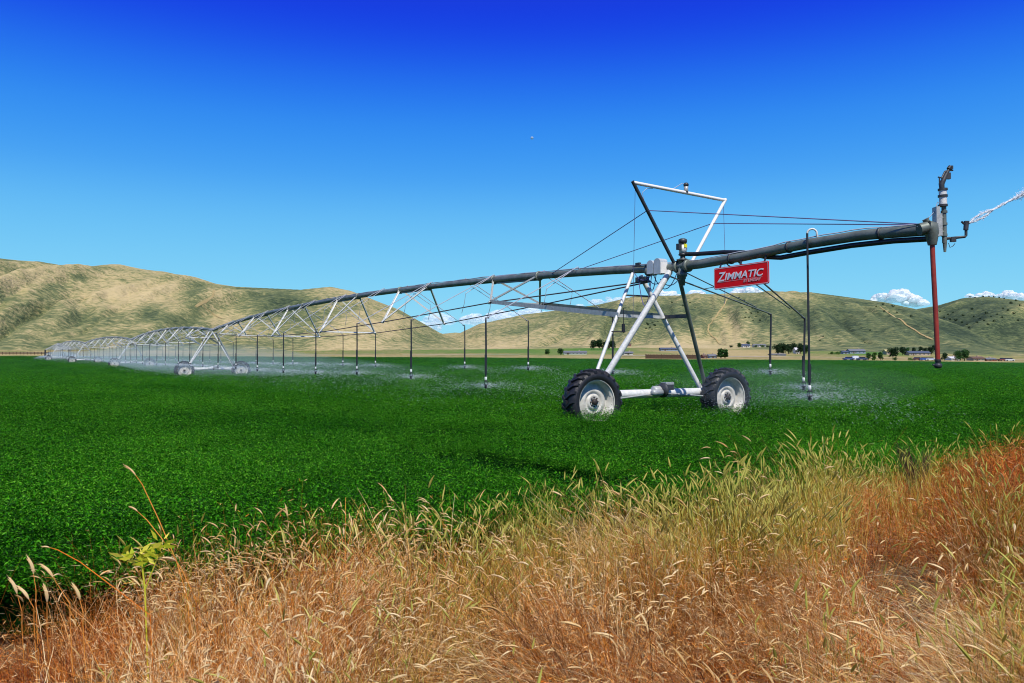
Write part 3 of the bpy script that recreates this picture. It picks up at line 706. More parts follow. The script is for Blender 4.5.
# the jet of the end gun
J0 = E(969.3, 222.8); JD = Vector((1, .12, .55)).normalized(); JS = JD.cross(UP).normalized(); JU = JS.cross(JD)
n = 60000; f = RNG.random(n) ** .8; Lj = 7.0
rad = .012 + .26 * f ** 1.3; br = RNG.integers(0, 2, n) * 2 - 1
a = RNG.uniform(0, 6.283, n); rr_ = np.abs(RNG.normal(0, .30, n)) * rad * (.35 + 1.5 * vnoise(f * 60, f * 0 + 3)) * np.where(RNG.random(n) < .3, 2.4, 1); split = .030 * np.sin(np.clip(f * Lj / .42, 0, 1) * math.pi) * br
bd = np.array(JD)[None] * (f * Lj)[:, None] + np.array(JS)[None] * (np.cos(a) * rr_)[:, None] + np.array(JU)[None] * (np.sin(a) * rr_ + split - 1.2 * (f ** 2))[:, None]
jet = drops_object('water_jet', np.array(J0)[None] + bd, np.tile(np.array(JD), (n, 1)) + RNG.normal(0, .06, (n, 3)), RNG.uniform(.008, .03, n), RNG.uniform(.0015, .0045, n), M['jet'], 'white jet of water shooting right from the end sprinkler')
jet['category'] = 'water jet'
M['core'] = mat('white_water_core', (.92, .95, .97), .3, transl=.4)
mj = MB()
for sgn_ in (-1, 1):
    pts = []; rs = []
    for k in range(60):
        q = k / 59; L_ = q * 5.5; off = .028 * math.sin(min(L_ / .42, 1) * math.pi) * sgn_ + .006 * q * math.sin(L_ * 3.1 * sgn_)
        pts.append(J0 + JD * L_ + JU * (off - 1.2 * (L_ / 7) ** 2) + JS * (.003 * math.sin(L_ * 5 + sgn_))); rs.append(.007 + .030 * q)
    mj.tube(pts, rs, 7)
mj.build('jet_core', M['core'], jet)

# mist bank hanging along the machine (volume)
m = bpy.data.materials.new('fine_water_mist'); m.use_nodes = True; N = m.node_tree.nodes; L = m.node_tree.links
N.remove(N['Principled BSDF']); pv = N.new('ShaderNodeVolumePrincipled'); pv.inputs['Color'].default_value = (.80, .96, 1, 1); pv.inputs['Density'].default_value = .012; pv.inputs['Anisotropy'].default_value = .0
L.new(pv.outputs[0], N['Material Output'].inputs['Volume']); M['mist'] = m
path = []
for i in range(len(TW) - 1):
    for k in range(20): path.append((TW[i].lerp(TW[i + 1], k / 20), *frame_at(i)))
vs = []; fs = []; nn = 20; start = 5
for j, (c, es, ep) in enumerate(path[start:]):
    grow = min(1, .15 + j / 16) * (1 if j < len(path) - start - 1 else .1)
    grow *= 1 - .55 * sstep(15, 60, j)
    wv = 5.6 * grow * (.92 + .16 * random.random()); hh = (.85 + .55 * min(1, j / 30)) * grow * (.9 + .2 * random.random()); cz = c.z + 1.1 + .45 * min(1, j / 30)
    for k in range(nn):
        a = 2 * math.pi * k / nn; x = math.cos(a); y = math.sin(a)
        vs.append(Vector((c.x, c.y, cz)) + ep * wv * x + UP * hh * y * (1 - .35 * x * x) * (.93 + .14 * random.random()))
nr = len(path) - start
for j in range(nr - 1):
    for k in range(nn): a = j * nn + k; b = j * nn + (k + 1) % nn; fs.append((a, b, b + nn, a + nn))
fs.append(tuple(range(nn))[::-1]); fs.append(tuple(range((nr - 1) * nn, nr * nn)))
def outward(o):
    import bmesh
    bm = bmesh.new(); bm.from_mesh(o.data); bmesh.ops.remove_doubles(bm, verts=bm.verts, dist=1e-4); bmesh.ops.recalc_face_normals(bm, faces=bm.faces); bm.to_mesh(o.data); bm.free()
mm = MB(); mm.add(vs, fs, True); o = mm.build('spray_mist', M['mist']); outward(o); tag(o, 'pale blue mist hanging low along the irrigation machine', kind='stuff', cat='mist')
mm = MB()
c = Vector((5.3, 15.2, 1.0)); prof = []
pts = [(0.01, .45)] + [(2.5 * math.sin(t), .42 * math.cos(t)) for t in np.linspace(.25, math.pi - .25, 9)] + [(0.01, -.45)]
m3 = M['mist'].copy(); [setattr(n_.inputs['Density'], 'default_value', .013) for n_ in m3.node_tree.nodes if n_.type == 'PRINCIPLED_VOLUME']
mm.lathe(c, UP, pts, 24); o = mm.build('spray_mist', m3); outward(o); tag(o, 'thin mist around the drop nozzles right of the near tower', kind='stuff', cat='mist')

# ------------------------------------------------------------------ scattering through geometry nodes
def gn_scatter(obj, protos):
    ng = bpy.data.node_groups.new('scatter', 'GeometryNodeTree')
    ng.interface.new_socket('Geometry', in_out='INPUT', socket_type='NodeSocketGeometry'); ng.interface.new_socket('Geometry', in_out='OUTPUT', socket_type='NodeSocketGeometry')
    N = ng.nodes; L = ng.links; gi = N.new('NodeGroupInput'); go = N.new('NodeGroupOutput'); jn = N.new('GeometryNodeJoinGeometry')
    L.new(gi.outputs[0], jn.inputs[0])
    ak = N.new('GeometryNodeInputNamedAttribute'); ak.data_type = 'INT'; ak.inputs['Name'].default_value = 'pk'
    ar = N.new('GeometryNodeInputNamedAttribute'); ar.data_type = 'FLOAT_VECTOR'; ar.inputs['Name'].default_value = 'rot'
    as_ = N.new('GeometryNodeInputNamedAttribute'); as_.data_type = 'FLOAT_VECTOR'; as_.inputs['Name'].default_value = 'scl'
    for k, p in enumerate(protos):
        oi = N.new('GeometryNodeObjectInfo'); oi.inputs['Object'].default_value = p; oi.inputs['As Instance'].default_value = True
        cp = N.new('FunctionNodeCompare'); cp.data_type = 'INT'; cp.operation = 'EQUAL'
        ii = [s for s in cp.inputs if s.type == 'INT']; L.new(ak.outputs['Attribute'], ii[0]); ii[1].default_value = k + 1
        ip = N.new('GeometryNodeInstanceOnPoints')
        L.new(gi.outputs[0], ip.inputs['Points']); L.new(cp.outputs[0], ip.inputs['Selection']); L.new(oi.outputs['Geometry'], ip.inputs['Instance'])
        er = N.new('FunctionNodeEulerToRotation'); L.new(ar.outputs['Attribute'], er.inputs[0]); L.new(er.outputs[0], ip.inputs['Rotation']); L.new(as_.outputs['Attribute'], ip.inputs['Scale'])
        L.new(ip.outputs[0], jn.inputs[0])
    L.new(jn.outputs[0], go.inputs[0])
    md = obj.modifiers.new('scatter', 'NODES'); md.node_group = ng
def scatter_mesh(name, V0, F0, material, P, PK, ROT, SCL, protos, label, cat):
    V = np.concatenate([V0, P]) if len(V0) else P
    me = np_mesh(name, V, F0 if len(F0) else np.zeros((0, 4), int), material, True)
    n0 = len(V0)
    for nm, ty, dat in (('pk', 'INT', np.concatenate([np.zeros(n0), PK])), ('rot', 'FLOAT_VECTOR', np.concatenate([np.zeros((n0, 3)), ROT])), ('scl', 'FLOAT_VECTOR', np.concatenate([np.ones((n0, 3)), SCL]))):
        a_ = me.attributes.new(nm, ty, 'POINT')
        if ty == 'INT': a_.data.foreach_set('value', dat.astype(np.int32))
        else: a_.data.foreach_set('vector', dat.astype(np.float32).ravel())
    o = bpy.data.objects.new(name, me); link(o); tag(o, label, cat, kind='stuff'); gn_scatter(o, protos); return o
def leafmat(name, cols, scale, transl=.35, rough=.5, rnd=.6, spec=.3):
    m = bpy.data.materials.new(name); m.use_nodes = True; N = m.node_tree.nodes; L = m.node_tree.links; b = N['Principled BSDF']
    b.inputs['Roughness'].default_value = rough; b.inputs['Specular IOR Level'].default_value = spec
    g = N.new('ShaderNodeNewGeometry'); n = N.new('ShaderNodeTexNoise'); n.inputs['Scale'].default_value = scale; n.inputs['Detail'].default_value = 4
    L.new(g.outputs['Position'], n.inputs['Vector'])
    mx = N.new('ShaderNodeMath'); mx.operation = 'MULTIPLY_ADD'; mx.inputs[1].default_value = rnd; 
    s = N.new('ShaderNodeMath'); s.operation = 'SUBTRACT'; s.inputs[1].default_value = .5; L.new(g.outputs['Random Per Island'], s.inputs[0])
    L.new(s.outputs[0], mx.inputs[0]); L.new(n.outputs['Fac'], mx.inputs[2])
    cr = N.new('ShaderNodeValToRGB'); el = cr.color_ramp.elements
    while len(el) < len(cols): el.new(.5)
    for k, (e, (p, c)) in enumerate(zip(el, cols)): e.position = p; e.color = (*c, 1)
    L.new(mx.outputs[0], cr.inputs['Fac']); L.new(cr.outputs[0], b.inputs['Base Color'])
    t = N.new('ShaderNodeBsdfTranslucent'); L.new(cr.outputs[0], t.inputs['Color']); k = N.new('ShaderNodeMixShader'); k.inputs[0].default_value = transl
    L.new(b.outputs[0], k.inputs[1]); L.new(t.outputs[0], k.inputs[2]); L.new(k.outputs[0], N['Material Output'].inputs['Surface']); return m

# --- the green crop
M['crop'] = leafmat('green_crop_leaf', [(.12, (.006, .045, .001)), (.42, (.020, .155, .001)), (.78, (.055, .32, .003)), (1, (.14, .42, .02))], .35, .3, .5, 1.1, .10)
def crop_proto(seed, n=96):
    r = random.Random(seed); m = MB()
    for k in range(n):
        a = r.uniform(0, 6.283); rad = .14 * math.sqrt(r.random()); h = .02 + .15 * r.random() * (1 - (rad / .17) ** 2) + .03
        c = Vector((rad * math.cos(a), rad * math.sin(a), h)); d = Vector((math.cos(a + r.uniform(-1, 1)), math.sin(a + r.uniform(-1, 1)), r.uniform(-.3, .7))).normalized()
        sd = d.cross(Vector((r.uniform(-.4, .4), r.uniform(-.4, .4), 1))).normalized(); L_ = r.uniform(.008, .019); w_ = L_ * .55
        nr = sd.cross(d)
        m.add([c - d * L_ * .6, c + sd * w_ * .6 + nr * .003, c + d * L_ * .9, c - sd * w_ * .6 + nr * .003], [(0, 1, 2, 3)])
    me = bpy.data.meshes.new('crop_plant'); me.from_pydata(m.v, [], m.f); me.materials.append(M['crop'])
    return bpy.data.objects.new('crop_plant', me)
cps = [crop_proto(s) for s in (1, 2, 3)]
M['crop_shade'] = leafmat('shade_black_green_leaf', [(.15, (.002, .010, .002)), (.5, (.004, .022, .003)), (.85, (.009, .045, .005))], .35, .1, .9, .8, .0)  # lower leaves and stems, blackened to paint in the shade of gaps and rut
dk = crop_proto(4); dk.data.materials.clear(); dk.data.materials.append(M['crop_shade']); cps.append(dk)
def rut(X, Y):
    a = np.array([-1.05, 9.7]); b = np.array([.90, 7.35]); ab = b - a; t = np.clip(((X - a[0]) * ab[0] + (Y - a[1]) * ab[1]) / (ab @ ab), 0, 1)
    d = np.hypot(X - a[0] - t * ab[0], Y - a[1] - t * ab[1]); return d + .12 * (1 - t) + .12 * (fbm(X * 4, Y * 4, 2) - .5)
ys = np.concatenate([np.arange(2.2, 14, .12), np.geomspace(14.1, RE - 1.5, 150)]); us = np.linspace(-.86, .86, 420)
U, Yg = np.meshgrid(us, ys); Xg = U * Yg
ok = Yg > edge_y(Xg) + .15
Zg = field_z(Xg, Yg) + .30 + .07 * (fbm(Xg * 1.1, Yg * 1.1, 4) - .5) * 2 + .05 * (vnoise(Xg * 6, Yg * 6) - .5)
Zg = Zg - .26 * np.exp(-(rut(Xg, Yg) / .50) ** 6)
Zg = np.where(Yg - edge_y(Xg) < .5, Zg - .2, Zg)
n_ = len(us); V0 = np.stack([Xg, Yg, Zg], -1).reshape(-1, 3)
i_, j_ = np.meshgrid(np.arange(len(ys) - 1), np.arange(n_ - 1), indexing='ij'); a_ = (i_ * n_ + j_).ravel(); okf = ok.ravel()
F0 = np.stack([a_, a_ + 1, a_ + 1 + n_, a_ + n_], 1); F0 = F0[okf[F0].all(1)]
used = np.unique(F0); remap = -np.ones(len(V0), int); remap[used] = np.arange(len(used)); V0 = V0[used]; F0 = remap[F0]
# points: density falls and plants grow into clumps with distance
NP = 84000
lo_, hi_ = math.log(3.0), math.log(RE - 2)
Yp = np.exp(RNG.uniform(lo_, hi_, NP)); Up_ = RNG.uniform(-.84, .84, NP); Xp = Up_ * Yp
near = RNG.random(NP) < np.where(Yp < 9, (Yp / 9) ** 1.0, 1)
keep = (Yp > edge_y(Xp) + .12) & near
rd = rut(Xp, Yp)
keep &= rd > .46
Xp, Yp = Xp[keep], Yp[keep]
rd = rut(Xp, Yp)
Zp = field_z(Xp, Yp) + .30 + .14 * (fbm(Xp * 1.1, Yp * 1.1, 4) - .5) - .20 * np.exp(-(rd / .36) ** 4) - .02
sc = np.clip(Yp / 12.5, .95, 24) * RNG.uniform(.7, 1.3, len(Xp))
SCL = np.stack([sc, sc, np.clip(sc, 0, 1.3) * RNG.uniform(.6, 1.45, len(sc))], 1)
ROT = np.stack([RNG.normal(0, .15, len(Xp)) / sc ** 1.5, RNG.normal(0, .15, len(Xp)) / sc ** 1.5, RNG.uniform(0, 6.28, len(Xp))], 1)
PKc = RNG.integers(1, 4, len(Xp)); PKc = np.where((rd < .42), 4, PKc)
scatter_mesh('field_crop', V0, F0, M['crop_shade'], np.stack([Xp, Yp, Zp], 1), PKc, ROT, SCL, cps, 'lush low green alfalfa crop filling the whole field', 'crop')

# --- the dry grass bank
M['straw'] = leafmat('dry_straw', [(.14, (.05, .010, .002)), (.40, (.50, .150, .012)), (.66, (.86, .38, .07)), (.92, (.96, .78, .44))], .9, .2, .7, .95, .2)
M['rust'] = leafmat('russet_dry_grass', [(.14, (.04, .006, .002)), (.40, (.48, .085, .006)), (.68, (.86, .25, .03)), (.96, (.95, .60, .26))], .9, .2, .7, .95, .2)
M['greenish'] = leafmat('ripening_green_grass', [(.1, (.05, .07, .004)), (.4, (.26, .22, .010)), (.68, (.58, .42, .03)), (.96, (.84, .62, .16))], .9, .25, .7, 1.0, .2)
M['seed'] = leafmat('pale_seed_head', [(.1, (.55, .32, .10)), (.5, (.76, .54, .24)), (.9, (.88, .74, .44))], 2, .3, .6, .6, .2)
M['seed_green'] = leafmat('green_seed_head', [(.1, (.28, .32, .04)), (.5, (.52, .48, .10)), (.9, (.74, .64, .22))], 2, .3, .6, .6, .2)

def blade(m, base, az, L_, lean, bend, w, seg=4, tw=0):
    """a thin curved blade; returns its tip and end direction"""
    p = Vector(base); th = lean; vs = []; hd = Vector((math.cos(az), math.sin(az), 0)); sd = Vector((-math.sin(az + tw), math.cos(az + tw), 0)); st = L_ / seg; d = UP
    for k in range(seg + 1):
        ww = w * (1 - .75 * k / seg); vs += [p - sd * ww / 2, p + sd * ww / 2]
        d = hd * math.sin(th) + UP * math.cos(th)
        if k < seg: p = p + d * st; th += bend / seg
    m.add(vs, [(2 * k, 2 * k + 1, 2 * k + 3, 2 * k + 2) for k in range(seg)])
    return p, d, hd, th
def spike(m, p, th, hd, L_, w, droop, r):
    """bristly seed head: an overlapping double row of small awned scales"""
    seg = 6; q = Vector(p); sd = Vector((-hd.y, hd.x, 0))
    pts = [q.copy()]
    for k in range(seg):
        d = hd * math.sin(th) + UP * math.cos(th); q = q + d * L_ / seg; th += droop / seg; pts.append(q.copy())
    rs = [w * v for v in (.25, .8, 1, .95, .8, .5, .12)]
    m.tube(pts, rs, 4, False)
    for k in range(10):
        t = r.uniform(.1, 1); i = min(int(t * seg), seg - 1); b = pts[i].lerp(pts[i + 1], t * seg - i); dd = (pts[i + 1] - pts[i]).normalized()
        v = (dd + sd * r.uniform(-.5, .5) + UP * r.uniform(-.4, .4)).normalized() * L_ * .22
        s2 = v.cross(dd + Vector((.01, .02, .3))).normalized() * .0006
        m.add([b - s2, b + s2, b + v], [(0, 1, 2)])
def tuft(kind, seed):
    r = random.Random(seed); m = MB()
    cfg = dict(straw=(36, .26, .64, .5, 1.3, .0022), matted=(40, .30, .75, 1.25, .7, .0021), sweep=(85, .40, .85, 0, 0, .0024), droop=(34, .45, .80, 0, 0, .0022), green=(24, .30, .62, .2, .6, .0027), rust=(46, .16, .50, .75, 1.2, .0019))[kind]
    n, l0, l1, ln, bd, w = cfg
    mats = dict(droop=('straw', 'seed'), sweep=('pale', 'seed'), straw=('straw', 'seed'), matted=('straw', 'seed'), green=('greenish', 'seed_green'), rust=('rust', 'seed'))[kind]
    for k in range(n):
        a = r.gauss(0, 1.2) if kind in ('matted', 'straw', 'rust') else r.uniform(0, 6.283)
        b = (r.gauss(0, .07), r.gauss(0, .07), -.02)
        if kind in ('sweep', 'droop'): a = r.gauss(0, .30 if kind == 'sweep' else .6)
        L_ = r.uniform(l0, l1); m.m = 0
        tip = blade(m, b, a, L_, *((r.uniform(.35, .85), r.uniform(.5, 1.3)) if kind == 'sweep' else (r.uniform(.05, .4), r.uniform(.4, 1.1)) if kind == 'droop' else (abs(r.gauss(ln * .4, ln * .5)), r.uniform(.1, bd))), w * r.choice([.5, .7, .8, 1.0, 1.9]), 5, r.uniform(-1, 1))
        if kind in ('rust', 'matted', 'straw'):           # fine branching panicles along the upper stem
            p_, d_, hd_, th_ = tip; b0 = Vector(b)
            for q in range({'rust': 9, 'matted': 5, 'straw': 4}[kind]):
                t = r.uniform(.35, 1.0); c = b0.lerp(p_, t) + Vector((r.gauss(0, .02), r.gauss(0, .02), .10 * L_ * math.sin(t * 3.1) + r.gauss(0, .012)))
                v = Vector((r.gauss(0, 1), r.gauss(0, 1), r.gauss(-.1, .7))).normalized() * r.uniform(.008, .034); s2 = v.cross(Vector((r.gauss(0, 1), r.gauss(0, 1), r.gauss(0, 1)))).normalized() * r.uniform(.0005, .0013)
                m.add([c - s2, c + s2, c + v + s2 * .6, c + v - s2 * .6], [(0, 1, 2, 3)])
        if (kind == 'sweep' and r.random() < .10) or (kind == 'droop' and r.random() < .6) or (kind == 'straw' and r.random() < .09) or (kind == 'green' and r.random() < .20) or (kind == 'matted' and r.random() < .04) or (kind == 'rust' and r.random() < .015):
            m.m = 1; p, d, hd, th = tip; spike(m, p, th, hd, r.uniform(.04, .075), r.uniform(.0028, .0045), r.uniform(.4, 1.5) if kind != 'green' else r.uniform(0, .5), r)
    me = bpy.data.meshes.new('grass_tuft'); me.from_pydata(m.v, [], m.f)
    for q in mats: me.materials.append(M[q])
    me.polygons.foreach_set('material_index', m.mi); me.update()
    return bpy.data.objects.new('grass_tuft', me)
M['pale'] = leafmat('pale_bleached_straw', [(.10, (.40, .16, .03)), (.45, (.74, .45, .13)), (.8, (.92, .74, .38)), (1, (.96, .88, .62))], .9, .25, .6, .8, .1)
KN = ['straw', 'straw', 'matted', 'matted', 'green', 'green', 'rust', 'rust', 'sweep', 'sweep', 'droop', 'droop']
tps = [tuft(k, 40 + i) for i, k in enumerate(KN)]
NG = 32000
Yp = RNG.uniform(.9, 13, NG); Xp = RNG.uniform(-1, 1, NG) * (Yp * 1.0 + 1.4)
# more of them near, where the blades show singly
ed = edge_y(Xp) + .25 * (fbm(Xp * 1.3, Yp * 0 + 2, 2) - .5) + .15 * np.sin(Xp * 3.1)
keep = (Yp < ed + .05)
Xp, Yp, ed = Xp[keep], Yp[keep], ed[keep]; dep = ed - Yp
pxp = 512 + F * Xp / Yp
cl2 = fbm(Xp * 1.9 + 20, Yp * 1.9, 3); kk = RNG.random(len(Xp)) < np.clip(.10 + 3.4 * (cl2 - .36), .03, .95); Xp, Yp, ed, dep = Xp[kk], Yp[kk], ed[kk], dep[kk]; pxp = 512 + F * Xp / Yp
patch = fbm(Xp * .8 + 5, Yp * .8, 3); patch2 = fbm(Xp * 1.7 + 50, Yp * 1.7 + 9, 3)
pk = np.zeros(len(Xp), int); rnd = RNG.random(len(Xp))
gp = (1 - sstep(1.0, 2.1, dep)) * sstep(330, 520, pxp) * (1 - sstep(830, 900, pxp)) + (patch2 > .60) * .30 + .45 * (sstep(930, 1000, pxp) * (dep > 2.2))
rustp = sstep(.40, .58, patch) * .75 + .25 * sstep(500, 900, pxp) + .9 * sstep(840, 900, pxp) * (dep < 2.6)
mat_p = .5
for k in range(len(Xp)):
    q = RNG.random()
    if q < max(gp[k] * .80, .75 * math.exp(-((pxp[k] - 415) / 38) ** 2) * (dep[k] < 1.0)): pk[k] = RNG.integers(5, 7)
    elif RNG.random() < rustp[k]: pk[k] = RNG.integers(7, 9)
    elif RNG.random() < mat_p: pk[k] = RNG.integers(3, 5)
    else: pk[k] = RNG.integers(1, 3)
sw = (RNG.random(len(Xp)) < .055 * sstep(.46, .60, fbm(Xp * 1.5 + 80, Yp * 1.5 + 3, 2)) * 2.2 + .012); pk = np.where(sw, RNG.integers(9, 11, len(Xp)), pk)
pk = np.where((pk > 8) & (pxp > 850) & (dep < 2.2), 7, pk)
lean_az = math.pi + 6.0 * (fbm(Xp * .8, Yp * .8, 2) - .5) + RNG.normal(0, 1, len(Xp)) * np.where(pk > 8, .2, .55) - .3
hs = .78 + .55 * (fbm(Xp * .7 + 30, Yp * .7, 3) - .35) ; hs = hs * np.where(dep < .25, .85, 1) * RNG.uniform(.8, 1.15, len(Xp))
hs = hs * (1 + (np.interp(pxp, [0, 150, 350, 500, 700, 1024], [1.12, 1.12, 1.55, 1.28, 1.22, 1.22]) - 1) * (1 - sstep(.9, 2.0, dep)))
clump = fbm(Xp * 2.6 + 70, Yp * 2.6, 2); hs = hs * np.clip(.38 + 1.2 * clump, .45, 1.25)
hs = np.where((pk >= 5) & (pk <= 6), hs * 1.05, hs)
ex = []
for q_, off in ((212, .35), (226, .3), (238, .42), (250, .3), (262, .2), (276, .3), (290, .2), (303, .35), (318, .2), (455, .3), (470, .2), (486, .3), (640, .2), (720, .9), (455, 1.0), (520, 1.2), (600, 1.6)):
    u_ = (q_ - 512) / F; Y_ = (5.3 - off) / (1 - .55 * u_); ex.append((u_ * Y_, Y_))
ex = np.array(ex); Xp = np.concatenate([Xp, ex[:, 0]]); Yp = np.concatenate([Yp, ex[:, 1]]); pk = np.concatenate([pk, np.arange(len(ex)) % 2 + 11]); hs = np.concatenate([hs, np.full(len(ex), .86)]); lean_az = np.concatenate([lean_az, math.pi + RNG.normal(0, .3, len(ex))])
ROT = np.stack([RNG.normal(0, .12, len(Xp)), RNG.normal(0, .12, len(Xp)), lean_az], 1)
SCL = np.stack([hs * 1.05, hs * 1.05, hs], 1)
Zp = terrain(np.arctan2(Xp, Yp), np.hypot(Xp, Yp))
scatter_mesh('dry_grass', np.zeros((0, 3)), np.zeros((0, 4), int), M['straw'], np.stack([Xp, Yp, Zp], 1), pk, ROT, SCL, tps, 'tangled dry orange and straw coloured grass on the near bank', 'grass')
print('tufts', len(Xp))

# --- single stalks and weeds that stand out
def px_stalk(pts, Y, r0, label, head=.10, hw=.008, col='straw', headcol='seed'):
    P = [at(x, y, Y) for x, y in pts]
    b = P[0]; g0 = ground_at(b.x, b.y); base = Vector((b.x + .03, b.y, g0))
    root = empty('grass_stalk', base); tag(root, label, 'grass stalk', 'stalks standing above the dry grass')
    rs = [r0] * (len(P) + 1); rs[-1] = r0 * .5
    MB().tube([base] + P, rs, 5).build('stem', M[col], root)
    t = (P[-1] - P[-2]).normalized(); m = MB(); rr = random.Random(int(pts[0][0]))
    hd = Vector((t.x, 0, 0)).normalized() if abs(t.x) > 1e-4 else Vector((1, 0, 0)); th = math.atan2(abs(t.x), t.z)
    q = P[-1] - t * head * .2
    spike(m, q, th, hd, head, hw, .5, rr); 
    for k in range(3): spike(m, q, th, hd, head * .9, hw * .7, .3 + .2 * k, rr)
    m.build('seed_head', M[headcol], root)
px_stalk([(188, 600), (176, 560), (158, 518), (142, 484), (134, 473)], 3.7, .0022, 'tallest curved dry stalk with drooping head rising over the green crop', .075, .005)
px_stalk([(196, 600), (182, 570), (163, 540), (147, 520), (136, 510)], 3.75, .0020, 'second tall thin stalk with upright head beside the tallest one', .05, .005)
px_stalk([(150, 615), (108, 583), (80, 562), (58, 550), (48, 547)], 3.6, .002, 'thin reddish stalk arching left over the green crop edge', .04, .004, 'rust')
for x, y, hx, hy, lb in ((36, 590, 32, 562, 'bushy pale seed head standing upright, second from left edge'), (22, 612, 15, 582, 'pale seed head nearest the left edge of the grass'), (70, 604, 50, 566, 'long pale seed head leaning left between two upright ones'),
                         (47, 618, 46, 590, 'short pale upright head below the leaning one'), (83, 612, 78, 588, 'pale stubby upright head right of the leaning one'), (34, 608, 26, 588, 'small pale head leaning left between the two leftmost heads')):
    px_stalk([(x, y + 14), (x, y), (hx + 1, hy + 8)], 3.55, .0018, lb, .085, .0085)
# yellow-green weed
wd = empty('leafy_weed', Vector((at(150, 600, 3.7).x, 3.7, ground_at(at(150, 600, 3.7).x, 3.7)))); tag(wd, 'yellow green leafy weed standing at the edge of the dry grass', 'weed')
M['weed'] = leafmat('yellow_green_weed_leaf', [(.1, (.38, .48, .02)), (.5, (.70, .72, .05)), (.9, (.92, .82, .12))], 6, .35, .5, .8)
MB().tube([Vector(wd.location), at(145, 590, 3.7), at(141, 555, 3.7)], .004, 6).tube([at(145, 590, 3.7), at(158, 556, 3.7)], .003, 5).build('stem', M['weed'], wd)
m = MB(); rr = random.Random(4)
for cx, cy in ((141, 556), (133, 560), (148, 552), (158, 548), (154, 560), (162, 543), (126, 556)):
    for k in range(7):
        c = at(cx + rr.uniform(-5, 5), cy + rr.uniform(-5, 6), 3.7 + rr.uniform(-.03, .03)); a = rr.uniform(0, 6.28)
        d = Vector((math.cos(a), .3 * math.sin(a), rr.uniform(-.1, 1))).normalized(); L_ = rr.uniform(.035, .07); sd = d.cross(Vector((rr.uniform(-1, 1), 1, .2))).normalized() * L_ * .17
        m.add([c, c + d * L_ * .4 + sd, c + d * L_, c + d * L_ * .4 - sd], [(0, 1, 2, 3)])
m.build('leaves', M['weed'], wd)
# dark dead weed on the bank at right
M['dead'] = mat('dark_dead_stems', (.035, .022, .012), .9, 0, .2, 30, (.09, .05, .025))
base = at(915, 487, 6.2); dw = empty('dead_weed', base); tag(dw, 'dark brown dead weed tuft among orange grass near the crop', 'weed')
m = MB(); rr = random.Random(9)
for k in range(70):
    tx = rr.choice([-1, -1, 1]) ; e = at(915 + tx * rr.uniform(4, 22) , 487 - rr.uniform(22, 46), 6.2 + rr.uniform(-.12, .12)); md_ = base.lerp(e, .5) + Vector((rr.gauss(0, .02), rr.gauss(0, .02), rr.uniform(0, .05)))
    m.tube([base + Vector((rr.gauss(0, .03), rr.gauss(0, .03), -.05)), md_, e], [.003, .0025, .001], 4, False)
m.build('stems', M['dead'], dw)

# ------------------------------------------------------------------ valley: trees, houses, fence, vehicles
M['bark'] = mat('brown_bark', (.09, .06, .04), .9)
M['leaf_dark'] = leafmat('dark_green_foliage', [(.15, (.006, .022, .007)), (.5, (.014, .045, .012)), (.85, (.03, .08, .02))], .5, .25, .7, .8)
M['leaf_mid'] = leafmat('green_foliage', [(.15, (.012, .05, .01)), (.5, (.03, .10, .02)), (.85, (.06, .16, .03))], .5, .25, .7, .8)
M['leaf_light'] = leafmat('light_green_foliage', [(.15, (.04, .11, .015)), (.5, (.08, .19, .03)), (.85, (.14, .27, .05))], .5, .25, .7, .8)
def tree_meshes(kind, seed, material):
    r = random.Random(seed); H = 1.0; tr = MB(); cr = MB()
    tr.tube([(0, 0, -.05), (.01, 0, .3), (.0, .01, .7)], [.04, .03, .012], 6)
    for k in range(5):
        a = r.uniform(0, 6.28); z = r.uniform(.25, .5); tr.tube([(0, 0, z), (.18 * math.cos(a), .18 * math.sin(a), z + .22)], [.016, .006], 5)
    lobes = []
    if kind == 'round': lobes = [(r.gauss(0, .17), r.gauss(0, .17), r.uniform(.22, .82), r.uniform(.16, .25)) for _ in range(16)]
    if kind == 'tall': lobes = [(r.gauss(0, .07), r.gauss(0, .07), r.uniform(.15, .9), r.uniform(.10, .15)) for _ in range(12)]
    if kind == 'bush': lobes = [(r.gauss(0, .30), r.gauss(0, .22), r.uniform(.10, .6), r.uniform(.14, .28)) for _ in range(12)]
    for x, y, z, q in lobes:
        for k in range(75):
            v = Vector((r.gauss(0, 1), r.gauss(0, 1), r.gauss(0, 1))).normalized() * q * r.uniform(.6, 1.12); c = Vector((x, y, z)) + v
            if c.z < .04: continue
            d = Vector((r.gauss(0, 1), r.gauss(0, 1), r.gauss(0, .7))).normalized(); s2 = d.cross(Vector((r.gauss(0, 1), r.gauss(0, 1), r.gauss(0, 1)))).normalized(); w_ = r.uniform(.035, .07)
            cr.add([c - d * w_, c + s2 * w_ * .7, c + d * w_, c - s2 * w_ * .7], [(0, 1, 2, 3)])
    return tr, cr
protos = {}
def tree(kind, mt, px, y_base, y_top, wide, label, group='trees around the farmsteads', name='tree', cat='tree'):
    key = (kind, mt, int(px) % 2)
    if key not in protos:
        tr, cr = tree_meshes(kind, hash_(kind) + int(px) % 2, M[mt]); root = empty(name)
        tr.build('trunk', M['bark'], root); cr.build('crown', M[mt], root); protos[key] = root
    else: root = copy_tree(protos[key]); 
    root.name = name
    p = hit(px, y_base); h = (y_base - y_top) / F * p.y
    root.location = p; root.rotation_euler = (0, 0, random.uniform(0, 6.28)); root.scale = (h * wide * 1.25, h * wide * 1.25, h * 1.1)
    tag(root, label, cat, group); return root
def hash_(s): return sum(ord(c) * (i + 1) for i, c in enumerate(s))
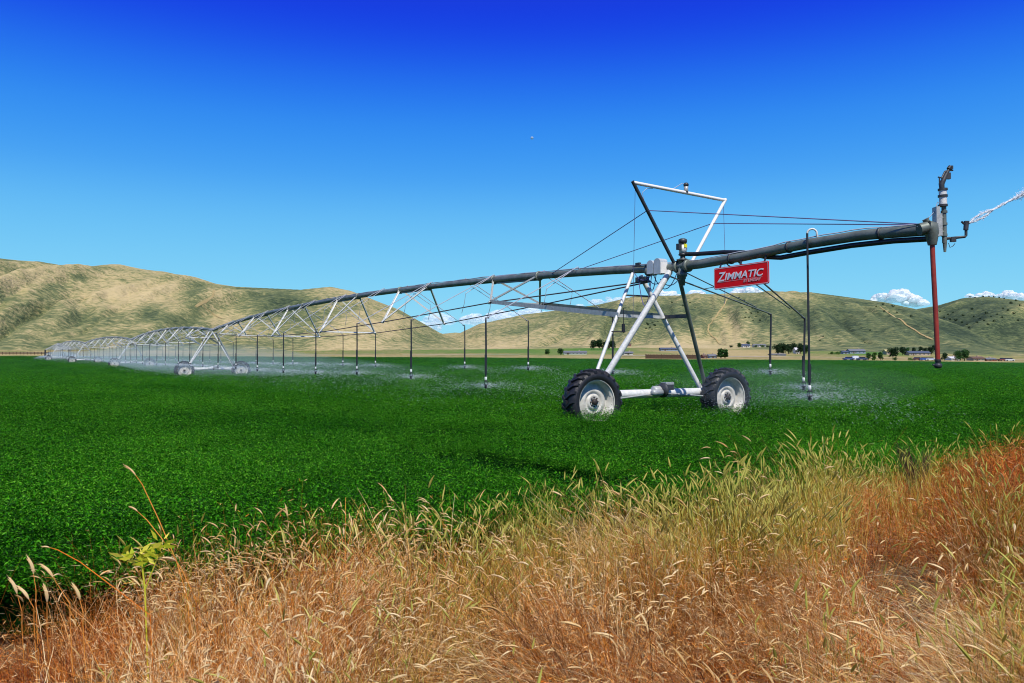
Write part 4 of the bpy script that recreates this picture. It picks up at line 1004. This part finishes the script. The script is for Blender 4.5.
TREES = [
 ('round', 'leaf_mid', 547, 354.5, 349.5, 1.0, 'small round tree left of the paler one by the long low white building'),
 ('round', 'leaf_mid', 560.5, 354.8, 348.8, 1.0, 'green tree touching the left end of the long low white building'),
 ('round', 'leaf_dark', 594, 349.5, 341, .9, 'leftmost dark tree of the clump seen left of the near tower leg'),
 ('round', 'leaf_dark', 600, 349.5, 340, .9, 'tallest dark tree of the clump by the near tower leg'),
 ('round', 'leaf_dark', 606, 349.5, 342, .9, 'dark tree in the middle of the clump behind the thin tower leg'),
 ('round', 'leaf_dark', 612, 349.5, 341.5, .9, 'rightmost dark tree of the clump behind the thin tower leg'),
 ('bush', 'leaf_mid', 618, 354.5, 351.5, .8, 'low green bush beside the small grey shed'),
 ('tall', 'leaf_mid', 721, 358.4, 348.5, 1.4, 'left one of two upright green trees standing alone by the field edge'),
 ('tall', 'leaf_mid', 725, 358.4, 349.0, 1.3, 'right one of two upright green trees standing alone by the field edge'),
 ('bush', 'leaf_dark', 731, 347.5, 344.6, .9, 'dark shrub at left end of the row above the bright lawn'),
 ('round', 'leaf_mid', 739.5, 347.5, 343.2, .9, 'round tree left of the small house above the bright lawn'),
 ('round', 'leaf_mid', 748, 347.0, 341.8, .8, 'tallest tree by the small house above the bright lawn'),
 ('bush', 'leaf_mid', 756, 347.4, 344.4, .9, 'green shrub in the row right of the small hill house'),
 ('bush', 'leaf_mid', 762, 347.4, 344.2, .9, 'second green shrub in the row right of the hill house'),
 ('bush', 'leaf_dark', 768, 347.4, 344.8, .9, 'dark shrub ending the row above the lawn'),
 ('round', 'leaf_dark', 777.5, 354, 344.5, .8, 'leftmost dark tree of the dense grove behind the drop hoses'),
 ('round', 'leaf_dark', 783, 354, 344, .8, 'second dark tree of the dense grove behind the drop hoses'),
 ('round', 'leaf_dark', 788.5, 354, 344.8, .8, 'middle dark tree of the dense grove behind the drop hoses'),
 ('round', 'leaf_dark', 794, 352.5, 343.8, .8, 'tall dark tree of the grove just behind the white gable'),
 ('round', 'leaf_dark', 800, 354, 344.2, .8, 'dark tree of the grove between the white gable and the long hose'),
 ('round', 'leaf_mid', 806, 354, 345.5, .8, 'rightmost tree of the dense grove behind the drop hoses'),
 ('bush', 'leaf_light', 832, 354.5, 350.8, 1.0, 'left light green bush before the low hill foot'),
 ('bush', 'leaf_light', 838.5, 354.5, 350.6, 1.0, 'right light green bush touching the blue grey house'),
 ('round', 'leaf_mid', 868.5, 360.2, 353.5, .7, 'leftmost of three light trees by the parked cars'),
 ('tall', 'leaf_light', 874, 360.2, 352.5, 1.2, 'middle tree of three light trees by the parked cars'),
 ('round', 'leaf_mid', 880.5, 360.2, 352.5, .7, 'rightmost of three light trees by the parked cars'),
 ('round', 'leaf_dark', 893, 357, 348, 1.1, 'broad dark tree beside the house with the yellowish roof'),
 ('round', 'leaf_dark', 902.5, 355, 347.5, .8, 'dark tree left of the long roofed farmhouse'),
 ('round', 'leaf_mid', 907, 354, 348, .7, 'small tree above left end of the long roofed farmhouse'),
 ('round', 'leaf_dark', 914, 353.5, 348.0, .8, 'dark tree behind the middle of the long roofed farmhouse'),
 ('round', 'leaf_dark', 920.5, 353.5, 347.2, .8, 'tall dark tree behind right half of the long farmhouse'),
 ('round', 'leaf_dark', 925, 353.5, 348.0, .7, 'small dark tree behind right end of the long farmhouse'),
 ('round', 'leaf_dark', 930.5, 355.5, 347.6, .7, 'dark tree just left of the hanging red pipe'),
 ('round', 'leaf_dark', 934, 352, 345.8, .7, 'highest dark tree partly behind the hanging red pipe'),
 ('round', 'leaf_dark', 944.5, 360.5, 353.5, .8, 'round dark tree just right of the hanging red pipe'),
 ('round', 'leaf_mid', 958, 360.8, 351.5, .8, 'left half of the broad tree pair right of the red pipe'),
 ('round', 'leaf_mid', 964.5, 360.8, 350.5, .9, 'taller right half of the broad tree pair right of the red pipe'),
 ('bush', 'leaf_mid', 895, 360.5, 356, .7, 'low green shrub by the road below the broad dark tree'),
 ('bush', 'leaf_light', 910, 360.5, 357, .9, 'light shrub on the yellow ground below the long farmhouse'),
]
for tt in TREES: tree(*tt)
# dark junipers dotted over the slopes
jp = None
def juniper(px, py, sz, label, group):
    global jp
    if jp is None:
        tr, cr = tree_meshes('bush', 77, None); jp = empty('juniper_bush'); tr.build('trunk', M['bark'], jp); cr.build('crown', M['leaf_dark'], jp); o = jp
    else: o = copy_tree(jp)
    p = hit(px, py); h = sz / F * p.y; o.location = p; o.scale = (h * .8, h * .8, h); o.rotation_euler = (0, 0, random.uniform(0, 6.28)); o.name = 'juniper_bush'; tag(o, label, 'bush', group)
g1 = [(648, 325), (652, 323), (655, 326), (658, 322), (646, 329), (650, 328), (654, 325), (647, 324), (652, 330), (656, 318)]
g2 = [(739, 298), (744, 301), (747, 305), (742, 308), (749, 310), (753, 309), (746, 313), (751, 314), (756, 317), (749, 318), (753, 321), (758, 313), (741, 304), (760, 321), (745, 318)]
g3 = [(876, 307), (883, 305), (889, 303), (893, 307), (897, 313), (911, 317), (889, 313), (884, 312)]
g4 = [(944, 318), (948, 315), (940, 312), (953, 313), (962, 323), (967, 325), (974, 317), (980, 319), (986, 314), (991, 317), (997, 315), (1002, 318), (984, 321), (977, 323), (994, 322), (1008, 311), (1014, 314), (972, 310), (963, 316), (956, 321),
      (988, 325), (1003, 309), (1018, 321), (969, 328), (950, 320), (1011, 304), (1020, 306)]
g5 = [(970, 297.6), (975, 298), (983, 297.2), (989, 297.0), (994, 297.4), (999, 298.2), (1004, 299.2), (1016, 301)]
g6 = [(683, 306), (690, 303), (695, 308), (672, 303), (822, 312), (870, 331), (865, 343), (820, 341), (629, 308), (637, 307), (823, 337)]
for g, s_, lb, gr in ((g1, 2.6, 'dark juniper of the cluster on the middle hill seen between the tower legs', 'junipers between the tower legs'), (g2, 2.8, 'dark juniper scattered down the green gully right of the curving track', 'junipers in the green gully'),
                  (g3, 3.0, 'dark juniper on the bare upper slope above the straight pale track', 'junipers above the straight track'), (g4, 3.2, 'dark juniper on the dark green hill at far right', 'junipers on the far right hill'),
                  (g5, 2.6, 'dark juniper standing on the skyline of the far right hill', 'junipers on the skyline'), (g6, 2.0, 'lone tiny juniper spotting the open middle hill', 'lone junipers on the middle hill')):
    for x, y in g: juniper(x, y, s_ * random.uniform(.5, .95), lb, gr)

M['wall_white'] = mat('white_wall', (.62, .62, .60), .8); M['wall_tan'] = mat('tan_wall', (.42, .33, .24), .8); M['wall_blue'] = mat('blue_grey_wall', (.22, .28, .36), .8); M['wall_red'] = mat('red_brown_wall', (.30, .08, .05), .8)
M['roof_grey'] = mat('grey_roof', (.14, .15, .17), .8); M['roof_blue'] = mat('slate_blue_roof', (.06, .08, .13), .8); M['roof_yellow'] = mat('pale_yellow_roof', (.55, .48, .22), .8); M['roof_white'] = mat('white_metal_roof', (.6, .6, .62), .6); M['roof_brown'] = mat('brown_roof', (.12, .07, .05), .8)
M['glass'] = mat('dark_window_glass', (.02, .025, .035), .15); M['frame'] = mat('window_frame', (.5, .5, .48), .6)
def house(x0, x1, yb, yt, wall, roof, label, nwin=3, name='farm_house', cat='house', roofshare=.45, deep=6.0):
    p = hit((x0 + x1) / 2, yb); k = p.y / F; w = (x1 - x0) * k; h = (yb - yt) * k; hw = h * (1 - roofshare); ang = -math.atan2(p.x, p.y)
    root = empty(name, p); 
    O = p; m = MB(); m.box(O + Vector((0, 0, hw / 2 - .3)), w, deep, hw + .6); 
    for s in (-1, 1): m.add([O + Vector((s * w / 2, -deep / 2, hw)), O + Vector((s * w / 2, deep / 2, hw)), O + Vector((s * w / 2, 0, h - .1))], [(0, 1, 2)])
    m.build('wall', M[wall], root)
    r = MB(); ov = .35
    for s in (-1, 1):
        r.add([O + Vector((-w / 2 - ov, s * (deep / 2 + ov), hw - .08)), O + Vector((w / 2 + ov, s * (deep / 2 + ov), hw - .08)), O + Vector((w / 2 + ov, 0, h)), O + Vector((-w / 2 - ov, 0, h))] +
              [O + Vector((-w / 2 - ov, s * (deep / 2 + ov), hw + .07)), O + Vector((w / 2 + ov, s * (deep / 2 + ov), hw + .07)), O + Vector((w / 2 + ov, 0, h + .15)), O + Vector((-w / 2 - ov, 0, h + .15))],
              [(0, 1, 2, 3), (7, 6, 5, 4), (0, 4, 5, 1), (1, 5, 6, 2), (3, 7, 4, 0)])
    rf = r.build('roof', M[roof], root)
    MB().box(O + Vector((w * .2, .3, h + .2)), .6, .6, .9).build('chimney', M['wall_tan'], rf)
    for q in range(nwin):
        x = -w / 2 + w * (q + .5) / nwin; wh = min(1.1, hw * .5); o = MB().box(O + Vector((x, -deep / 2 - .03, hw * .55)), min(1.3, w / nwin * .5), .06, wh).build('window', M['frame'], root)
        MB().box(O + Vector((x, -deep / 2 - .065, hw * .55)), min(1.3, w / nwin * .5) - .2, .03, wh - .2).build('pane', M['glass'], o)
    MB().box(O + Vector((-w / 2 + w / nwin, -deep / 2 - .03, min(1.0, hw * .4))), .9, .06, min(2.0, hw * .8)).build('door', M['roof_brown'], root)
    root.rotation_euler = (0, 0, 0); tag(root, label, cat, 'houses and sheds along the hill foot'); return root
house(563.8, 586, 354.3, 351.2, 'wall_white', 'roof_grey', 'long low white building with grey roof at the field edge', 6, 'long_barn', 'building')
house(623, 632, 354.5, 351.8, 'wall_white', 'roof_grey', 'small white and grey shed behind the thick tower leg', 2, 'shed', 'shed')
house(624.5, 630.5, 346.2, 343.6, 'wall_red', 'roof_brown', 'small red house on the slope right of the dark tree clump', 2)
house(660, 677, 350.8, 347.8, 'wall_blue', 'roof_blue', 'dark house alone on the hill foot between the tower legs', 4)
house(708, 715, 358.0, 354.6, 'wall_blue', 'roof_grey', 'grey blue shed right of the long brown fence', 2, 'shed', 'shed')
house(702.2, 705.2, 358.2, 354.8, 'wall_red', 'roof_brown', 'narrow red orange shed at right end of the brown fence', 1, 'shed', 'shed')
house(742, 749, 347.3, 344.2, 'wall_white', 'roof_blue', 'small house among shrubs above the bright lawn', 2)
house(753, 765, 346.8, 344.4, 'wall_white', 'roof_grey', 'low pale house half hidden by shrubs above the lawn', 3)
house(794.5, 798.5, 353.4, 347.8, 'wall_white', 'roof_white', 'white gabled house peeping out of the dark grove', 1)
house(770, 784, 355.4, 353.8, 'wall_blue', 'roof_grey', 'low grey outbuilding below the dark grove', 3, 'shed', 'shed')
house(841.5, 846.5, 353.8, 351.0, 'wall_blue', 'roof_blue', 'small dark blue house beside the light green bushes', 2)
house(848, 863.5, 353.4, 349.2, 'wall_blue', 'roof_grey', 'large blue grey house left of the light trees', 4)
house(884.5, 891, 354.5, 349.8, 'wall_tan', 'roof_yellow', 'tan house with pale yellowish roof beside the broad dark tree', 2)
house(907, 928, 355.4, 351.2, 'wall_tan', 'roof_blue', 'long farmhouse with slate roof left of the hanging red pipe', 5)
house(948, 956, 360.3, 356.8, 'wall_white', 'roof_white', 'white roofed shed between two trees right of the red pipe', 2, 'shed', 'shed')
house(970, 981, 360.6, 356.8, 'wall_tan', 'roof_brown', 'brown roofed house right of the broad tree pair', 3)
house(983, 993, 360.8, 358.0, 'wall_red', 'roof_grey', 'low reddish building farthest right in the hamlet', 3)
# long brown board fence
a = hit(645.5, 358.6); b = hit(697.5, 358.9); fe = empty('board_fence', a); tag(fe, 'long dark brown board fence at the far edge of the crop', 'fence')
M['board'] = mat('dark_brown_boards', (.045, .028, .016), .9, 0, .25, 1.5, (.10, .06, .035))
m = MB(); L_ = (b - a).length; nb = 90; dd = (b - a).normalized()
for k in range(nb):
    q = a.lerp(b, (k + .5) / nb); h = 1.7 + .12 * random.random(); m.box(q + UP * (h / 2 - .1), L_ / nb * .92, .04, h, (dd, Vector((-dd.y, dd.x, 0)), UP))
m.build('boards', M['board'], fe)
for k in range(0, 11):
    q = a.lerp(b, k / 10) + Vector((0, -.09, 0)); MB().box(q + UP * .85, .14, .12, 2.0).build('post', M['board'], fe)
# low rail fence on the road at left
a = hit(-30, 354.6); b = hit(52, 354.6); fe = empty('rail_fence', a); tag(fe, 'low brown rail fence along the road at far left', 'fence')
m = MB(); m.bar(a + UP * 1.0, b + UP * 1.0, .1, .25).bar(a + UP * .5, b + UP * .5, .1, .25); m.build('rail', M['board'], fe)
for k in range(24): MB().box(a.lerp(b, k / 23) + UP * .55, .2, .2, 1.3).build('post', M['board'], fe)

# parked vehicles
def car(px, yb, colr, label, ln=4.4, van=False):
    p = hit(px, yb); root = empty('parked_car', p); tag(root, label, 'car', 'vehicles parked by the hamlet')
    mt = mat('car_paint', colr, .3); m = MB(); m.box(p + UP * .65, ln, 1.8, .6); m.box(p + UP * .95 + Vector((.1, 0, 0)), ln * .62, 1.6, .1); m.build('body', mt, root)
    c = MB(); hh = .9 if van else .5; c.add([p + Vector((x, y, z)) for x, y, z in ((-ln * .30, -.8, 1.0), (ln * .35, -.8, 1.0), (ln * .35, .8, 1.0), (-ln * .30, .8, 1.0), (-ln * .18, -.7, 1.0 + hh), (ln * .25, -.7, 1.0 + hh), (ln * .25, .7, 1.0 + hh), (-ln * .18, .7, 1.0 + hh))],
          [(0, 1, 5, 4), (1, 2, 6, 5), (2, 3, 7, 6), (3, 0, 4, 7), (4, 5, 6, 7)]); c.build('cabin', M['glass'] if not van else mt, root)
    for x in (-ln * .32, ln * .32):
        for y in (-.85, .85): MB().lathe(p + Vector((x, y, .35)), (0, 1, 0), [(0, -.1), (.33, -.1), (.33, .1), (0, .1)], 12).build('wheel', M['rubber'], root)
for px, yb, cc, lb, v in ((848.5, 360.3, (.05, .08, .2), 'dark blue car leftmost by the field edge', False), (855, 360.3, (.6, .62, .66), 'white van parked between two dark cars', True), (861.5, 360.4, (.04, .06, .12), 'dark car right of the white van', False),
                      (924, 360.6, (.05, .12, .4), 'bright blue car left of the hanging red pipe', False), (930, 360.7, (.5, .55, .62), 'silver car beside the bright blue one', False), (917, 360.5, (.10, .04, .03), 'dark brown car left of the bright blue one', False),
                      (1003, 361.2, (.20, .05, .05), 'maroon car parked far right beyond the hamlet', False), (1009, 361.3, (.6, .6, .6), 'white car just right of the maroon car', False)):
    car(px, yb, cc, lb, van=v)

# ------------------------------------------------------------------ clouds and moon
m = bpy.data.materials.new('cloud_white'); m.use_nodes = True; N = m.node_tree.nodes; L = m.node_tree.links
b = N['Principled BSDF']; b.inputs['Base Color'].default_value = (.95, .95, .95, 1); b.inputs['Roughness'].default_value = 1; b.inputs['Specular IOR Level'].default_value = 0
tl = N.new('ShaderNodeBsdfTranslucent'); tl.inputs['Color'].default_value = (.95, .95, .95, 1); mx = N.new('ShaderNodeMixShader'); mx.inputs[0].default_value = .5; L.new(b.outputs[0], mx.inputs[1]); L.new(tl.outputs[0], mx.inputs[2])
lw = N.new('ShaderNodeLayerWeight'); lw.inputs['Blend'].default_value = .5; mr = N.new('ShaderNodeMapRange'); mr.inputs[1].default_value = .45; mr.inputs[2].default_value = .98; mr.inputs[3].default_value = 1; mr.inputs[4].default_value = 0
L.new(lw.outputs['Facing'], mr.inputs[0]); tr = N.new('ShaderNodeBsdfTransparent'); m2 = N.new('ShaderNodeMixShader')
at_ = N.new('ShaderNodeAttribute'); at_.attribute_name = 'thin'; mu = N.new('ShaderNodeMath'); mu.operation = 'MULTIPLY'; L.new(mr.outputs[0], mu.inputs[0])
mu.inputs[1].default_value = 1; L.new(mu.outputs[0], m2.inputs[0]); L.new(tr.outputs[0], m2.inputs[1]); L.new(mx.outputs[0], m2.inputs[2]); L.new(m2.outputs[0], N['Material Output'].inputs['Surface']); M['cloud'] = m
mt2 = m.copy(); mt2.node_tree.nodes[mu.name].inputs[1].default_value = .42; M['cloud_thin'] = mt2
def ico(sub=3):
    import bmesh
    bm = bmesh.new(); bmesh.ops.create_icosphere(bm, subdivisions=sub, radius=1); v = np.array([q.co[:] for q in bm.verts]); f = np.array([[w.index for w in t.verts] for t in bm.faces]); bm.free(); return v, f
IV, IF = ico(5)
MV, MF = ico(3)
def cloud(blobs, label, seed, mt='cloud'):
    r = random.Random(seed); VV = []; FF = []; n = 0; Y = 9000
    for x, y, w, h in blobs:
        for k in range(13):
            px = x + r.gauss(0, w * .42); py = y - abs(r.gauss(0, 1)) * h * .28 * max(0, 1 - abs(px - x) / w); s = h * r.uniform(.20, .46)
            c = np.array(at(px, py, Y + r.uniform(-300, 300))); rad = s / F * Y
            v = IV * (1 + .9 * (fbm(IV[:, 0] * 1.9 + 9 * k + 7, IV[:, 2] * 1.9 + IV[:, 1] * 1.3 + 3, 3) - .5) + .10 * (fbm(IV[:, 0] * 9 + 9 * k + 7, IV[:, 2] * 9 + IV[:, 1] * 7, 2) - .5))[:, None] * rad * np.array([1.5, 1.2, .8]) + c
            VV.append(v); FF.append(IF + n); n += len(v)
    me = np_mesh('cloud', np.concatenate(VV), np.concatenate(FF), M[mt], True); o = bpy.data.objects.new('cloud', me); link(o); tag(o, label, 'cloud', kind='stuff')
cloud([(880, 301, 14, 9), (899, 300, 20, 14), (915, 304, 14, 9)], 'white cumulus cloud in the gap between middle and right hills', 1)
cloud([(985, 296, 10, 7), (975, 298, 8, 4)], 'small cloud peeking over the right hill crest', 2)
cloud([(1010, 297, 12, 9), (1024, 299, 12, 8)], 'small white cloud at the right edge above the hill', 3)
cloud([(665, 298, 14, 12), (655, 302, 12, 8)], 'cloud behind the tower top over the middle hill', 4)
cloud([(697, 299, 12, 11)], 'small cloud right of the tower legs over the hill', 5)
cloud([(748, 296, 14, 13), (735, 298, 10, 6)], 'cloud rising over the hill right below the red sign', 6)
cloud([(500, 320, 36, 16), (460, 322, 34, 15), (540, 314, 30, 12), (420, 328, 30, 12), (570, 309, 20, 8)], 'pale low cloud in the saddle between left and middle hills', 7, 'cloud_thin')
cloud([(605, 303, 20, 8), (625, 300, 12, 6)], 'low cloud over the hill left of the tower', 8, 'cloud_thin')
mc = at(532, 138, 20000); me = np_mesh('moon', MV * 38, MF, mat('pale_moon', (.26, .32, .42), 1), True); o = bpy.data.objects.new('moon', me); link(o); o.location = mc; tag(o, 'tiny pale daytime moon in the clear blue sky', 'moon')

# ------------------------------------------------------------------ light, sky, camera
SUN_DIR = Vector((.22, -.975, 0)).normalized() * math.cos(R(55)) + UP * math.sin(R(55))
ld = bpy.data.lights.new('sun', 'SUN'); ld.energy = 5.0; ld.angle = R(.53); ld.color = (1, .95, .87); lo = bpy.data.objects.new('sun', ld); link(lo)
lo.rotation_euler = SUN_DIR.to_track_quat('Z', 'Y').to_euler()
wd_ = bpy.data.worlds.new('World'); SC.world = wd_; wd_.use_nodes = True; N = wd_.node_tree.nodes; L = wd_.node_tree.links
bg = N['Background']; sk = N.new('ShaderNodeTexSky'); sk.sky_type = 'NISHITA'; sk.sun_disc = False; sk.sun_elevation = R(55); sk.sun_rotation = math.atan2(SUN_DIR.x, SUN_DIR.y)
sk.altitude = 1700; sk.air_density = 1.0; sk.dust_density = .0; sk.ozone_density = 6.0
tc_ = N.new('ShaderNodeTexCoord'); sp_ = N.new('ShaderNodeSeparateXYZ'); L.new(tc_.outputs['Generated'], sp_.inputs[0])
cr_ = N.new('ShaderNodeValToRGB'); el = cr_.color_ramp.elements
stops = [(0, (.34, .74, .92)), (.06, (.25, .69, .93)), (.12, (.175, .59, .93)), (.17, (.125, .51, .93)), (.22, (.055, .36, .92)), (.28, (.024, .26, .90)), (.33, (.010, .145, .87)), (.375, (.004, .06, .82)), (.42, (.003, .028, .76)), (.50, (.02, .07, .50)), (1, (.06, .10, .26))]
cr_.color_ramp.interpolation = 'B_SPLINE'
while len(el) < len(stops): el.new(.5)
for e, (p, c) in zip(el, stops): e.position = p; e.color = (*c, 1)
L.new(sp_.outputs['Z'], cr_.inputs['Fac'])
vs_ = N.new('ShaderNodeVectorMath'); vs_.operation = 'SCALE'; vs_.inputs['Scale'].default_value = 1 / .11; L.new(cr_.outputs['Color'], vs_.inputs[0])
mxs = N.new('ShaderNodeMixRGB'); mxs.inputs[0].default_value = .94; L.new(sk.outputs[0], mxs.inputs[1]); L.new(vs_.outputs[0], mxs.inputs[2])
L.new(mxs.outputs[0], bg.inputs['Color']); bg.inputs['Strength'].default_value = .11

cam = bpy.data.cameras.new('camera'); co = bpy.data.objects.new('camera', cam); link(co); co.location = (0, 0, CAMZ); co.rotation_euler = (R(90) + PIT, 0, 0)
cam.sensor_width = 36; cam.lens = 36 * F / 1024; cam.clip_start = .05; cam.clip_end = 60000; SC.camera = co
SC.view_settings.view_transform = 'Standard'; SC.view_settings.look = 'None'; SC.view_settings.gamma = 1; SC.view_settings.exposure = 0
SC.render.engine = 'CYCLES'; cy = SC.cycles; cy.max_bounces = 6; cy.transparent_max_bounces = 64; cy.diffuse_bounces = 3; cy.glossy_bounces = 2; cy.transmission_bounces = 3; cy.volume_bounces = 3
cy.filter_width = 1.05; cy.use_denoising = True; cy.use_adaptive_sampling = True; cy.adaptive_threshold = .015
try: cy.denoiser = 'OPENIMAGEDENOISE'; cy.denoising_input_passes = 'RGB_ALBEDO_NORMAL'
except Exception: pass
SC.render.resolution_x = 1024; SC.render.resolution_y = 683
